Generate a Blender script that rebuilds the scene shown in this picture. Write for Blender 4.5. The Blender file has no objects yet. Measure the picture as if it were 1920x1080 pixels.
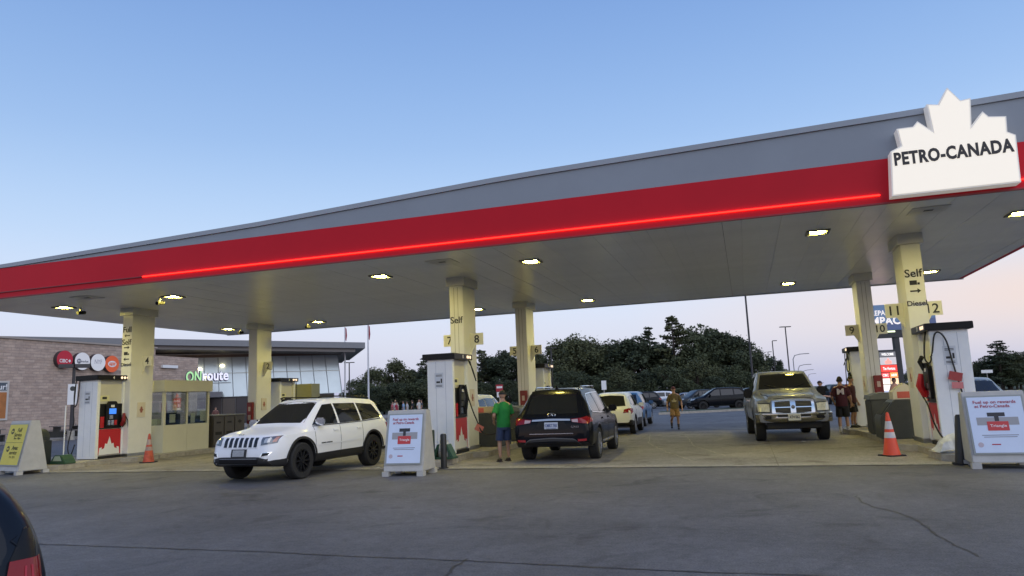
import bpy, bmesh, math, random
import numpy as np
from mathutils import Vector, Matrix, Euler
from mathutils.bvhtree import BVHTree
R = math.radians
rnd = random.Random(7)
scene = bpy.context.scene
col = scene.collection

# ------------------------------------------------------------------ camera
PITCH, ROLL, YAW, FPX, EYE = .1515, .0400, .3064, 1347.0, 1.6
cs, sn = math.cos, math.sin
fwd = Vector((-sn(YAW)*cs(PITCH), cs(YAW)*cs(PITCH), sn(PITCH)))
r0 = Vector((cs(YAW), sn(YAW), 0)); u0 = r0.cross(fwd)
rgt = r0*cs(ROLL)-u0*sn(ROLL); upv = u0*cs(ROLL)+r0*sn(ROLL)
cam = bpy.data.cameras.new('camera'); cam.sensor_width = 36; cam.lens = FPX*36/1920
cam.clip_start = .05; cam.clip_end = 6000
camo = bpy.data.objects.new('camera', cam); col.objects.link(camo)
m = Matrix((rgt, upv, -fwd)).transposed().to_4x4(); m.translation = (0, 0, EYE)
camo.matrix_world = m
scene.camera = camo

def far(px, dep, z=0.0):
    """ground point at a bearing and a depth in metres from the viewpoint"""
    lat = ((px-960)/FPX-.006)/1.011*dep
    return Vector((lat*cs(YAW)-dep*sn(YAW), lat*sn(YAW)+dep*cs(YAW), z))

# ------------------------------------------------------------------ sky and sun (dusk, sun just set behind the camera)
world = bpy.data.worlds.new('World'); scene.world = world; world.use_nodes = True
nt = world.node_tree; nt.nodes.clear()
N = nt.nodes.new; Lk = nt.links.new
out = N('ShaderNodeOutputWorld'); bg = N('ShaderNodeBackground'); Lk(bg.outputs[0], out.inputs[0])
tc = N('ShaderNodeTexCoord'); sx = N('ShaderNodeSeparateXYZ'); Lk(tc.outputs['Generated'], sx.inputs[0])
SUN_AZ = R(200)
sky = N('ShaderNodeTexSky'); sky.sky_type = 'NISHITA'; sky.sun_disc = False
sky.sun_elevation = R(4.0); sky.sun_rotation = R(196); sky.air_density = 1.0; sky.dust_density = 1.5; sky.ozone_density = 2.0
ramp = N('ShaderNodeValToRGB'); Lk(sx.outputs['Z'], ramp.inputs[0])
er = ramp.color_ramp; er.interpolation = 'B_SPLINE'
def lin(c):
    return tuple(((v/255)/12.92 if v <= 10 else (((v/255)+.055)/1.055)**2.4) for v in c)
SKY = [(0.0, (172, 178, 210)), (.03, (192, 195, 217)), (.075, (208, 210, 227)), (.13, (206, 215, 235)),
       (.22, (184, 208, 237)), (.34, (148, 181, 225)), (.50, (120, 156, 210)), (.70, (92, 128, 192)), (1.0, (66, 102, 172))]
while len(er.elements) < len(SKY): er.elements.new(.5)
for e, (p, c) in zip(er.elements, SKY):
    e.position = p; e.color = (*lin(c), 1)
# a soft pink band low in the east that strengthens to the right, and the afterglow in the west
mixs = N('ShaderNodeMix'); mixs.data_type = 'RGBA'; mixs.blend_type = 'ADD'; mixs.inputs[0].default_value = 1.0
sc_ = N('ShaderNodeMix'); sc_.data_type = 'RGBA'; sc_.blend_type = 'MULTIPLY'; sc_.inputs[0].default_value = 1.0
sc_.inputs[7].default_value = (.022, .022, .026, 1)
Lk(sky.outputs[0], sc_.inputs[6])
Lk(ramp.outputs[0], mixs.inputs[6]); Lk(sc_.outputs[2], mixs.inputs[7])
# pink: gaussian in elevation times azimuth factor
def math_node(op, a=None, b=None, c=None):
    n = N('ShaderNodeMath'); n.operation = op
    for i, v in enumerate((a, b, c)):
        if v is None: continue
        if isinstance(v, (int, float)): n.inputs[i].default_value = v
        else: Lk(v, n.inputs[i])
    return n.outputs[0]
dz = math_node('SUBTRACT', sx.outputs['Z'], .10)
g = math_node('POWER', 2.718, math_node('MULTIPLY', math_node('MULTIPLY', dz, dz), -330.0))
azf = math_node('MULTIPLY_ADD', sx.outputs['X'], 2.2, .32)
azf = math_node('MINIMUM', math_node('MAXIMUM', azf, 0.0), 1.0)
pk = math_node('MULTIPLY', math_node('MULTIPLY', g, azf), .55)
mp = N('ShaderNodeMix'); mp.data_type = 'RGBA'; mp.blend_type = 'MIX'
Lk(pk, mp.inputs[0]); Lk(mixs.outputs[2], mp.inputs[6]); mp.inputs[7].default_value = (*lin((246, 214, 190)), 1)
Lk(mp.outputs[2], bg.inputs[0]); bg.inputs[1].default_value = 1.0

sun = bpy.data.lights.new('sun', 'SUN'); sun.energy = 1.35; sun.angle = R(75); sun.color = (1, .97, .94)
suno = bpy.data.objects.new('sun', sun); col.objects.link(suno)
suno.rotation_euler = (R(50), 0, R(58))   # shines from behind the camera, a little from above (after-glow)
scene.view_settings.view_transform = 'Standard'; scene.view_settings.look = 'None'
scene.view_settings.exposure = .14; scene.view_settings.gamma = 1
scene.view_settings.use_curve_mapping = False
scene.cycles.use_denoising = True
scene.cycles.max_bounces = 6; scene.cycles.diffuse_bounces = 3; scene.cycles.glossy_bounces = 3
scene.cycles.transparent_max_bounces = 6; scene.cycles.sample_clamp_indirect = 4; scene.cycles.caustics_reflective = False
# ------------------------------------------------------------------ materials
MATS = {}
def mat(name, c, rough=.6, metal=0., var=.0, vscale=3., bump=0., bscale=40., emit=None, estr=0., coat=0., spec=.5, alpha=1., stretch=None, crough=.05):
    if name in MATS: return MATS[name]
    ma = bpy.data.materials.new(name); ma.use_nodes = True
    t = ma.node_tree; b = t.nodes['Principled BSDF']
    c = lin(c) if max(c) > 1.001 else c
    b.inputs['Base Color'].default_value = (*c, 1); b.inputs['Roughness'].default_value = rough
    b.inputs['Metallic'].default_value = metal; b.inputs['Specular IOR Level'].default_value = spec
    b.inputs['Coat Weight'].default_value = coat; b.inputs['Coat Roughness'].default_value = crough
    if emit is not None:
        e = lin(emit) if max(emit) > 1.001 else emit
        b.inputs['Emission Color'].default_value = (*e, 1); b.inputs['Emission Strength'].default_value = estr
    if var > 0 or bump > 0:
        tcn = t.nodes.new('ShaderNodeTexCoord'); src = tcn.outputs['Object']
        if stretch:
            mpn = t.nodes.new('ShaderNodeMapping'); mpn.inputs['Scale'].default_value = stretch
            t.links.new(src, mpn.inputs[0]); src = mpn.outputs[0]
        if var > 0:
            nz = t.nodes.new('ShaderNodeTexNoise'); nz.inputs['Scale'].default_value = vscale
            nz.inputs['Detail'].default_value = 6; nz.inputs['Roughness'].default_value = .65
            t.links.new(src, nz.inputs['Vector'])
            rp = t.nodes.new('ShaderNodeValToRGB'); t.links.new(nz.outputs[0], rp.inputs[0])
            rp.color_ramp.elements[0].position = .3; rp.color_ramp.elements[1].position = .72
            rp.color_ramp.elements[0].color = (*[v*(1-var) for v in c], 1)
            rp.color_ramp.elements[1].color = (*[min(1, v*(1+var)) for v in c], 1)
            t.links.new(rp.outputs[0], b.inputs['Base Color'])
        if bump > 0:
            n2 = t.nodes.new('ShaderNodeTexNoise'); n2.inputs['Scale'].default_value = bscale; n2.inputs['Detail'].default_value = 4
            t.links.new(src, n2.inputs['Vector'])
            bp = t.nodes.new('ShaderNodeBump'); bp.inputs['Strength'].default_value = bump; bp.inputs['Distance'].default_value = .02
            t.links.new(n2.outputs[0], bp.inputs['Height']); t.links.new(bp.outputs[0], b.inputs['Normal'])
    MATS[name] = ma
    return ma

# ------------------------------------------------------------------ objects
def tag(o, label=None, cat=None, group=None, kind=None):
    if label: o['label'] = label
    if cat: o['category'] = cat
    if group: o['group'] = group
    if kind: o['kind'] = kind
    return o
def thing(name, label, cat, loc=(0, 0, 0), rz=0, group=None):
    o = bpy.data.objects.new(name, None); o.empty_display_size = .2
    col.objects.link(o); o.location = loc; o.rotation_euler = (0, 0, rz)
    return tag(o, label, cat, group)
def link(name, me, mats=None, parent=None, loc=(0, 0, 0), rot=(0, 0, 0)):
    o = bpy.data.objects.new(name, me); col.objects.link(o)
    if mats is not None and not me.materials:
        for q in (mats if isinstance(mats, (list, tuple)) else [mats]): me.materials.append(q)
    o.location = loc; o.rotation_euler = rot
    if parent is not None: o.parent = parent
    return o
def copy_tree(o, parent=None):
    c = o.copy(); col.objects.link(c); c.parent = parent
    for ch in o.children: copy_tree(ch, c)
    return c

class MB:
    """collects shapes of one part"""
    def __init__(s): s.v = []; s.f = []; s.mi = []
    def add(s, v, f, mi=0):
        n = len(s.v); s.v += [tuple(p) for p in v]
        s.f += [tuple(i+n for i in q) for q in f]; s.mi += [mi]*len(f)
        return s
    def box(s, a, b, mi=0):
        (x0, y0, z0), (x1, y1, z1) = a, b
        v = [(x0,y0,z0),(x1,y0,z0),(x1,y1,z0),(x0,y1,z0),(x0,y0,z1),(x1,y0,z1),(x1,y1,z1),(x0,y1,z1)]
        return s.add(v, [(0,3,2,1),(4,5,6,7),(0,1,5,4),(1,2,6,5),(2,3,7,6),(3,0,4,7)], mi)
    def prism(s, poly, axis, a, b, mi=0):
        """poly of 2-D points extruded along axis from a to b"""
        n = len(poly)
        def p3(p, t):
            return {'x': (t, p[0], p[1]), 'y': (p[0], t, p[1]), 'z': (p[0], p[1], t)}[axis]
        v = [p3(p, a) for p in poly]+[p3(p, b) for p in poly]
        f = [tuple(range(n)), tuple(range(2*n-1, n-1, -1))]+[(i, (i+1) % n, (i+1) % n+n, i+n) for i in range(n)]
        return s.add(v, f, mi)
    def tube(s, pts, r, n=8, mi=0, cap=True):
        pts = [Vector(p) for p in pts]; rs = r if isinstance(r, (list, tuple)) else [r]*len(pts)
        v = []; up = None
        for i, p in enumerate(pts):
            d = (pts[min(i+1, len(pts)-1)]-pts[max(i-1, 0)]).normalized()
            if up is None: up = Vector((0, 0, 1)) if abs(d.z) < .9 else Vector((1, 0, 0))
            a = d.cross(up).normalized(); b2 = a.cross(d).normalized(); up = b2
            for k in range(n):
                t = 2*math.pi*k/n; v.append(p+(a*math.cos(t)+b2*math.sin(t))*rs[i])
        f = [(i*n+k, i*n+(k+1) % n, (i+1)*n+(k+1) % n, (i+1)*n+k) for i in range(len(pts)-1) for k in range(n)]
        if cap: f += [tuple(range(n-1, -1, -1)), tuple(range((len(pts)-1)*n, len(pts)*n))]
        return s.add(v, f, mi)
    def lathe(s, prof, n=24, axis='z', c=(0, 0, 0), mi=0, cap=True):
        """prof of (radius, height)"""
        v = []
        for (r, h) in prof:
            for k in range(n):
                t = 2*math.pi*k/n; a, b = r*math.cos(t), r*math.sin(t)
                p = {'z': (a, b, h), 'y': (a, h, b), 'x': (h, a, b)}[axis]
                v.append((p[0]+c[0], p[1]+c[1], p[2]+c[2]))
        f = [(i*n+k, i*n+(k+1) % n, (i+1)*n+(k+1) % n, (i+1)*n+k) for i in range(len(prof)-1) for k in range(n)]
        if cap and prof[0][0] > 1e-4: f.append(tuple(range(n-1, -1, -1)))
        if cap and prof[-1][0] > 1e-4: f.append(tuple(range((len(prof)-1)*n, len(prof)*n)))
        return s.add(v, f, mi)
    def ball(s, c, r, n=10, m=7, mi=0):
        r = r if isinstance(r, (tuple, list)) else (r, r, r)
        prof = [(math.sin(math.pi*i/m), -math.cos(math.pi*i/m)) for i in range(m+1)]
        k0 = len(s.v); s.lathe([(max(a, 1e-5), h) for a, h in prof], n, 'z', (0, 0, 0), mi)
        for i in range(k0, len(s.v)):
            x, y, z = s.v[i]; s.v[i] = (c[0]+x*r[0], c[1]+y*r[1], c[2]+z*r[2])
        return s
    def mesh(s, name, smooth=None):
        me = bpy.data.meshes.new(name); me.from_pydata(s.v, [], s.f)
        if any(s.mi): me.polygons.foreach_set('material_index', s.mi)
        bm = bmesh.new(); bm.from_mesh(me); bmesh.ops.recalc_face_normals(bm, faces=bm.faces); bm.to_mesh(me); bm.free()
        if smooth is not None:
            me.polygons.foreach_set('use_smooth', [True]*len(me.polygons)); me.set_sharp_from_angle(angle=R(smooth))
        me.update(); return me
    def build(s, name, mats, parent=None, smooth=None, bevel=0, loc=(0, 0, 0), rot=(0, 0, 0)):
        me = s.mesh(name, smooth)
        if bevel:
            bm = bmesh.new(); bm.from_mesh(me)
            ed = [e for e in bm.edges if len(e.link_faces) == 2 and e.calc_face_angle(0) > .5]
            bmesh.ops.bevel(bm, geom=ed, offset=bevel, segments=2, affect='EDGES', clamp_overlap=True)
            bm.to_mesh(me); bm.free()
            me.polygons.foreach_set('use_smooth', [True]*len(me.polygons)); me.set_sharp_from_angle(angle=R(50))
        return link(name, me, mats, parent, loc, rot)

_tx = {}
def text_mesh(s, bold=0., ext=.004):
    k = (s, bold, ext)
    if k in _tx: return _tx[k]
    c = bpy.data.curves.new('lettering', 'FONT'); c.body = s; c.size = 1; c.extrude = ext; c.offset = bold
    c.align_x = 'CENTER'; c.align_y = 'CENTER'; c.resolution_u = 3; c.space_character = 1.0+max(0, bold-.012)*3.2
    o = bpy.data.objects.new('lettering', c); col.objects.link(o)
    dg = bpy.context.evaluated_depsgraph_get()
    me = bpy.data.meshes.new_from_object(o.evaluated_get(dg)); me.name = 'lettering'
    bpy.data.objects.remove(o); bpy.data.curves.remove(c)
    me.materials.clear()
    _tx[k] = me
    return me
def text(s, h, material, parent=None, loc=(0, 0, 0), rz=0, bold=.01, wide=None, name='lettering', tilt=0., ext=.004, yscale=1., shear=0.):
    """h = letter height in metres; stands upright and faces -Y turned by rz"""
    me = text_mesh(s, bold, ext).copy()
    n = len(me.vertices); a = np.empty(n*3); me.vertices.foreach_get('co', a); a = a.reshape(-1, 3)
    w = a[:, 0].max()-a[:, 0].min(); k = h/.73
    a[:, 0] -= (a[:, 0].max()+a[:, 0].min())/2; a[:, 1] -= (a[:, 1].max()+a[:, 1].min())/2
    kx = k if wide is None else wide/max(w, 1e-6)
    a[:, 0] = a[:, 0]*kx + a[:, 1]*k*shear; a[:, 1] *= k*yscale
    me.vertices.foreach_set('co', a.ravel()); me.update()
    return link(name, me, material, parent, loc, (R(90)-tilt, 0, rz))

def plate(name, pts2, y, th, material, parent, rz=0, loc=(0, 0, 0), tilt=0.):
    """flat outline in (x,z) facing -Y with thickness th, front at y"""
    return MB().prism(pts2, 'y', y, y+th).build(name, material, parent, loc=loc, rot=(-tilt, 0, rz))

# shared materials
M = dict(
 white=mat('white_enamel', (.80, .82, .84), .35, var=.05, vscale=2.5, coat=.2),
 cream=mat('cream_panel', (.62, .60, .52), .5, var=.06, vscale=2),
 column=mat('column_paint', (.76, .76, .74), .45, var=.06, vscale=1.5, bump=.05, bscale=20),
 black=mat('black_plastic', (.008, .008, .009), .4, spec=.25),
 matt=mat('matt_black', (.015, .015, .016), .8),
 rubber=mat('hose_rubber', (.012, .012, .012), .55),
 red=mat('red_panel', (.50, .012, .018), .4, var=.06),
 chrome=mat('chrome', (.75, .76, .78), .12, metal=1.),
 steel=mat('brushed_steel', (.45, .46, .47), .35, metal=1., var=.1, vscale=8),
 letter=mat('dark_lettering', (.02, .02, .022), .5),
 lwhite=mat('white_lettering', (.8, .8, .8), .5),
 glass=mat('tinted_glass', (.012, .013, .014), .04, spec=.6),
 green=mat('bin_green', (.035, .052, .045), .55, var=.12, vscale=5, bump=.05),
 dgrey=mat('bin_grey', (.05, .053, .05), .55, var=.15, vscale=4, bump=.05),
 conc=mat('kerb_concrete', (.36, .33, .28), .85, var=.25, vscale=6, bump=.25, bscale=60),
)
# ------------------------------------------------------------------ ground
def ground_mat(name, c1, c2, c3, grain, rough, big=.25, mid=1.6, bump=.35, spec=.5, stain=None):
    ma = bpy.data.materials.new(name); ma.use_nodes = True; t = ma.node_tree; b = t.nodes['Principled BSDF']
    n = t.nodes.new; l = t.links.new
    tcn = n('ShaderNodeTexCoord')
    def noise(scale, det=5, rg=.6, st=None, dist=0.):
        q = n('ShaderNodeTexNoise'); q.inputs['Scale'].default_value = scale; q.inputs['Detail'].default_value = det
        q.inputs['Roughness'].default_value = rg; q.inputs['Distortion'].default_value = dist
        src = tcn.outputs['Object']
        if st:
            mp_ = n('ShaderNodeMapping'); mp_.inputs['Scale'].default_value = st; l(src, mp_.inputs[0]); src = mp_.outputs[0]
        l(src, q.inputs['Vector']); return q.outputs[0]
    def rampn(src, a, b_, ca, cb):
        q = n('ShaderNodeValToRGB'); l(src, q.inputs[0]); q.color_ramp.elements[0].position = a; q.color_ramp.elements[1].position = b_
        q.color_ramp.elements[0].color = (*ca, 1); q.color_ramp.elements[1].color = (*cb, 1); return q.outputs[0]
    def mixc(bt, f, a, b_):
        q = n('ShaderNodeMix'); q.data_type = 'RGBA'; q.blend_type = bt
        if isinstance(f, float): q.inputs[0].default_value = f
        else: l(f, q.inputs[0])
        l(a, q.inputs[6]); l(b_, q.inputs[7]); return q.outputs[2]
    base = rampn(noise(big, 4, .55), .35, .68, c1, c2)
    midn = rampn(noise(mid, 8, .7, dist=.6), .3, .75, (.78, .78, .78), (1.2, 1.2, 1.2))
    cc = mixc('MULTIPLY', 1., base, midn)
    wear = rampn(noise(.9, 6, .65, (1.0, .28, 1)), .55, .78, (0, 0, 0), (1, 1, 1))
    cw = n('ShaderNodeRGB'); cw.outputs[0].default_value = (*c3, 1)
    sep = n('ShaderNodeMath'); sep.operation = 'MULTIPLY'; sep.inputs[1].default_value = .45; l(wear, sep.inputs[0])
    cc = mixc('MIX', sep.outputs[0], cc, cw.outputs[0])
    if stain:
        sn_ = rampn(noise(.7, 5, .6, dist=1.2), .55, .70, (1, 1, 1), stain)
        cc = mixc('MULTIPLY', 1., cc, sn_)
        s2 = rampn(noise(3.2, 5, .65, dist=.8), .64, .72, (1, 1, 1), tuple(.5+.5*v for v in stain))
        cc = mixc('MULTIPLY', 1., cc, s2)
    g2 = rampn(noise(9., 6, .75), .3, .72, (.74, .74, .74), (1.28, 1.28, 1.28))
    cc = mixc('MULTIPLY', 1., cc, g2)
    gr = rampn(noise(grain, 3, .7), .25, .8, (.45, .45, .45), (1.65, 1.65, 1.65))
    cc = mixc('MULTIPLY', 1., cc, gr)
    l(cc, b.inputs['Base Color']); b.inputs['Roughness'].default_value = rough; b.inputs['Specular IOR Level'].default_value = spec
    bp = n('ShaderNodeBump'); bp.inputs['Strength'].default_value = bump; bp.inputs['Distance'].default_value = .012
    l(noise(grain*1.3, 3, .6), bp.inputs['Height']); l(bp.outputs[0], b.inputs['Normal'])
    return ma
A1 = ground_mat('asphalt', (.090, .088, .088), (.150, .146, .142), (.20, .194, .184), 48, .7, bump=.8, stain=(.52, .52, .53))
A2 = ground_mat('concrete_pad', (.20, .184, .17), (.275, .255, .235), (.34, .318, .295), 40, .8, mid=1.1, bump=.25, stain=(.52, .48, .42))
A3 = ground_mat('grass', (.035, .05, .018), (.06, .075, .028), (.10, .09, .04), 9, .95, bump=.6)
A4 = ground_mat('pavement', (.24, .22, .20), (.32, .30, .27), (.36, .34, .31), 30, .85, bump=.2)

def sheet(name, poly, z, ma, kind='structure'):
    me = bpy.data.meshes.new(name); me.from_pydata([(x, y, z) for x, y in poly], [], [tuple(range(len(poly)))])
    return tag(link(name, me, ma), kind=kind)
n_ = 64
sheet('terrain', [(2500*math.cos(2*math.pi*i/n_), 2500*math.sin(2*math.pi*i/n_)) for i in range(n_)], -.012, A3)
ground = sheet('ground', [(-75, -30), (40, -30), (40, 40), (30, 96), (-75, 96)], 0, A1)
pad = MB().box((-26.5, 16, -.05), (10, 29.9, .008)).build('forecourt_pad', A2); tag(pad, kind='structure')

def strip(name, pts, w, z, ma, parent, jitter=.02, seed=1, sub=.25):
    rr = random.Random(seed); P = [Vector((*p, 0)) for p in pts]; Q = []
    for a, b in zip(P[:-1], P[1:]):
        k = max(1, int((b-a).length/sub))
        for i in range(k): Q.append(a.lerp(b, i/k)+Vector((rr.uniform(-jitter, jitter), rr.uniform(-jitter, jitter), 0)))
    Q.append(P[-1]); v = []; f = []
    for i, q in enumerate(Q):
        d = (Q[min(i+1, len(Q)-1)]-Q[max(i-1, 0)]).normalized(); s = Vector((-d.y, d.x, 0))*w*rr.uniform(.4, 1.2)/2
        v += [(q+s)[:2]+(z,), (q-s)[:2]+(z,)]
    f = [(2*i, 2*i+1, 2*i+3, 2*i+2) for i in range(len(Q)-1)]
    me = bpy.data.meshes.new(name); me.from_pydata(v, [], f); return link(name, me, ma, parent)
tar = mat('crack_tar', (.028, .028, .03), .6, var=.3, vscale=9)
strip('crack', [(-14, 7.3), (-8.82, 7.18), (-6.92, 7.15), (-5.27, 7.14), (-4.26, 7.05), (-2.9, 7.02), (-.68, 6.87), (.3, 6.88), (4, 6.8)], .035, .004, tar, ground, .012, 1, .12)
strip('crack', [(1.38, 11.72), (1.37, 11.0), (1.47, 10.68), (1.58, 10.43), (1.69, 10.19), (1.75, 9.81), (1.77, 9.29), (1.77, 8.74), (1.83, 8.19), (1.88, 7.78)], .03, .004, tar, ground, .025, 2, .1)
strip('crack', [(-2.83, 7.11), (-2.83, 6.78), (-2.78, 6.3)], .03, .004, tar, ground, .02, 3, .1)
strip('crack', [(.3, 15.9), (.9, 15.7), (2.2, 15.5), (3.2, 15.6)], .03, .004, tar, ground, .03, 4, .15)
strip('joint_seam', [(-26.4, 15.97), (10, 15.97)], .07, .010, tar, ground, .012, 5, .2)
strip('crack', [(-1.2, 17), (-2.2, 20), (-3.1, 23.5), (-3.6, 28)], .02, .013, mat('pale_scuff', (.42, .39, .31), .9), pad, .03, 6, .2)
strip('crack', [(-.6, 18.5), (-1.6, 22), (-2.2, 27)], .02, .013, MATS['pale_scuff'], pad, .03, 7, .2)
MB().box((-26.4, 16.02, .0082), (9.9, 16.55, .0105)).build('edge_band', ground_mat('edge_concrete', (.25, .235, .21), (.31, .29, .26), (.35, .33, .30), 40, .85, mid=1.4, bump=.25, stain=(.6, .57, .52)), pad)
# control joints of the slabs
jm = mat('slab_joint', (.13, .12, .095), .9)
for y in (20.6, 25.2): strip('slab_joint', [(-26.4, y), (9.9, y)], .018, .012, jm, pad, .002, 8, 1.)
for x in (-15.9, -11.6, -3.6, .5, 7.2): strip('slab_joint', [(x, 16.05), (x, 29.85)], .018, .0115, jm, pad, .002, 9, 1.)

# kerbed island of grass in the far lot, pavement in front of the service building, far verge
def kerbed(name, poly, h, ma, kma):
    k = MB().prism(poly, 'z', 0, h).build(name, ma); tag(k, kind='structure'); return k
kerbed('kerb_island', [far(1235, 52)[:2], far(1440, 54)[:2], far(1445, 58)[:2], far(1235, 56)[:2]], .13, A3, None)
MB().prism([tuple(far(1232, 51.6)[:2]), tuple(far(1443, 53.6)[:2]), tuple(far(1443, 54)[:2]), tuple(far(1232, 52)[:2])], 'z', 0, .15).build('kerb', M['conc'])['kind'] = 'structure'
kerbed('pavement', [(-48.5, 18), (-43.2, 18), (-43.2, 52), (-38, 62), (-20, 75), (-22, 82), (-48.5, 80)], .15, A4, None)
sheet('lawn', [far(1560, 66)[:2], far(2300, 66)[:2], far(2300, 160)[:2], far(1480, 160)[:2]], .004, A3)
# ------------------------------------------------------------------ canopy
CX0, CX1, CY0, CY1, CH = -24.0, 7.75, 15.75, 29.3, 5.2
red_f = mat('fascia_red', (.56, .008, .02), .5, var=.05, vscale=.6, spec=.22)
grey_f = mat('fascia_grey', (.27, .295, .33), .42, metal=.0, var=.06, vscale=.5, spec=.4)
grey_c = mat('fascia_cap', (.32, .345, .38), .35, metal=.0, var=.04, vscale=.7)
soff = mat('soffit_panel', (.84, .835, .80), .26, var=.05, vscale=1.2, spec=.75)
canopy = thing('canopy', 'long forecourt roof with red and grey fascia carried on six columns', 'canopy', (0, 0, 0))
def topz(x): return float(np.interp(x, [-24, -21.3, -12, -4.9, 3.8, 7.8], [6.16, 6.22, 6.5, 6.85, 7.05, 7.18]))
MB().box((CX0, CY0, CH), (CX1, CY0+.25, 6.1)).build('fascia_front', red_f, canopy)
MB().box((CX0, CY1-.25, CH), (CX1, CY1, 6.1)).build('fascia_back', red_f, canopy)
MB().box((CX1-.25, CY0+.252, CH), (CX1, CY1-.252, 6.1)).build('fascia_side', red_f, canopy)
MB().box((CX0, CY0+.252, CH), (CX0+.25, CY1-.252, 6.1)).build('fascia_side', red_f, canopy)
xs = list(np.linspace(CX0, CX1, 30))
MB().prism([(CX0, 6.102), (CX1, 6.102)]+[(x, max(topz(x)-.125, 6.104)) for x in reversed(xs)], 'y', CY0+.02, CY0+.2).build('upper_fascia', grey_f, canopy)
MB().prism([(x, max(topz(x)-.12, 6.106)) for x in xs]+[(x, topz(x)) for x in reversed(xs)], 'y', CY0-.02, CY0+.28).build('cap_flashing', grey_c, canopy)
MB().box((CX0+.26, CY0+.3, 5.45), (CX1-.26, CY1-.3, 6.05)).build('roof_deck', M['matt'], canopy)
# drip edge under the fascia
MB().box((CX0-.01, CY0-.015, CH-.035), (CX1+.01, CY0+.06, CH-.002)).build('drip_edge', mat('drip_edge', (.30, .02, .028), .5), canopy)
MB().box((CX0-.01, CY1-.06, CH-.035), (CX1+.01, CY1+.015, CH-.002)).build('drip_edge', M['steel'], canopy)
# soffit panels, one by one
pw = .41; x = CX0+.02; pm = None; k = 0
while x+pw < CX1:
    if pm is None:
        pm = MB().box((0, CY0+.07, CH-.002), (pw-.003, CY1-.07, CH+.06)).mesh('soffit_panel'); pm.materials.append(soff)
    o = link('soffit_panel', pm, None, canopy, (x, 0, rnd.uniform(-.0015, .0015))); o.rotation_euler = (0, rnd.uniform(-.0006, .0006), 0)
    x += pw; k += 1
# light line
led = mat('red_light_line', (.5, .01, .01), .4, emit=(1., .018, .008), estr=3.6)
MB().box((-15.8, CY0-.035, 5.342), (2.9, CY0-.002, 5.368)).build('light_line', led, canopy)
MB().box((5.36, CY0-.035, 5.342), (CX1, CY0-.002, 5.368)).build('light_line', led, canopy)
off = mat('light_line_off', (.22, .01, .015), .35)
MB().box((CX0, CY0-.035, 5.342), (-15.82, CY0-.002, 5.368)).build('light_line', off, canopy)
# hatches in the soffit
for hx, hy in ((-7.3, 17.1), (4.0, 16.9), (-19.2, 17.0)):
    h = MB().box((hx-.36, hy-.32, CH-.014), (hx+.36, hy+.32, CH-.004))
    h = h.build('access_hatch', mat('hatch_paint', (.52, .515, .49), .35), canopy)
    MB().box((hx-.09, hy-.05, CH-.02), (hx+.09, hy+.05, CH-.0145)).build('latch', M['dgrey'], h)

# ------------------------------------------------------------------ canopy lamps
lens = mat('lamp_lens', (.9, .85, .6), .3, emit=(1.0, .84, .17), estr=270)
lamps = [(-21.55, 18.2, 'above the yellow service board at the left end'), (-17.02, 18.2, 'left of column four on its lane side'),
 (-22.11, 27.0, 'far left, beside the booth'), (-17.42, 27.0, 'behind the white car, over column two'),
 (-9.69, 18.2, 'left of the Self column'), (-5.19, 18.2, 'right of the Self column'), (-10.04, 27.0, 'touching plate eight in the view'),
 (-5.51, 27.0, 'above the dark wood behind the black car'), (1.71, 26.8, 'above the grey pickup'), (1.92, 18.1, 'left of the Diesel column, nearest the leaf sign'),
 (6.14, 26.7, 'right of the Diesel column'), (6.1, 18.2, 'cut off by the right edge')]
for lx, ly, w_ in lamps:
    t = thing('canopy_lamp', 'square yellow soffit lamp '+w_, 'lamp', (lx, ly, CH-.004), 0, 'lamps under the canopy roof')
    MB().box((-.26, -.26, -.03), (.26, -.2, 0)).box((-.26, .2, -.03), (.26, .26, 0)).box((-.26, -.1995, -.03), (-.2, .1995, 0)).box((.2, -.1995, -.03), (.26, .1995, 0)).build('housing', mat('lamp_housing', (.16, .155, .13), .5), t)
    MB().lathe([(.165, -.012), (.165, -.001)], 20).build('lens', lens, t)
    MB().box((-.1995, -.1995, -.0006), (.1995, .1995, 0)).build('reflector', MATS['lamp_housing'], t)
for (lx, ly) in ((-21.15, 18.5), (-17.45, 18.1), (-21.6, 27.2), (-17.95, 27.0)):
    t = thing('dome_camera', {(-21.15, 18.5): 'small black surveillance camera right of the leftmost lamp', (-17.45, 18.1): 'small black surveillance camera left of the lamp by column four', (-21.6, 27.2): 'small surveillance camera right of the far left lamp', (-17.95, 27.0): 'small surveillance camera left of the lamp over column two'}[(lx, ly)], 'camera', (lx, ly, CH-.01), 0, 'cameras under the canopy roof')
    MB().tube([(0, 0, 0), (0, 0, -.14)], .035).build('stem', M['cream'], t)
    MB().tube([(.0, .16, -.16), (0, -.12, -.2)], .06, 10).build('camera_body', M['matt'], t, 40)

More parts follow.
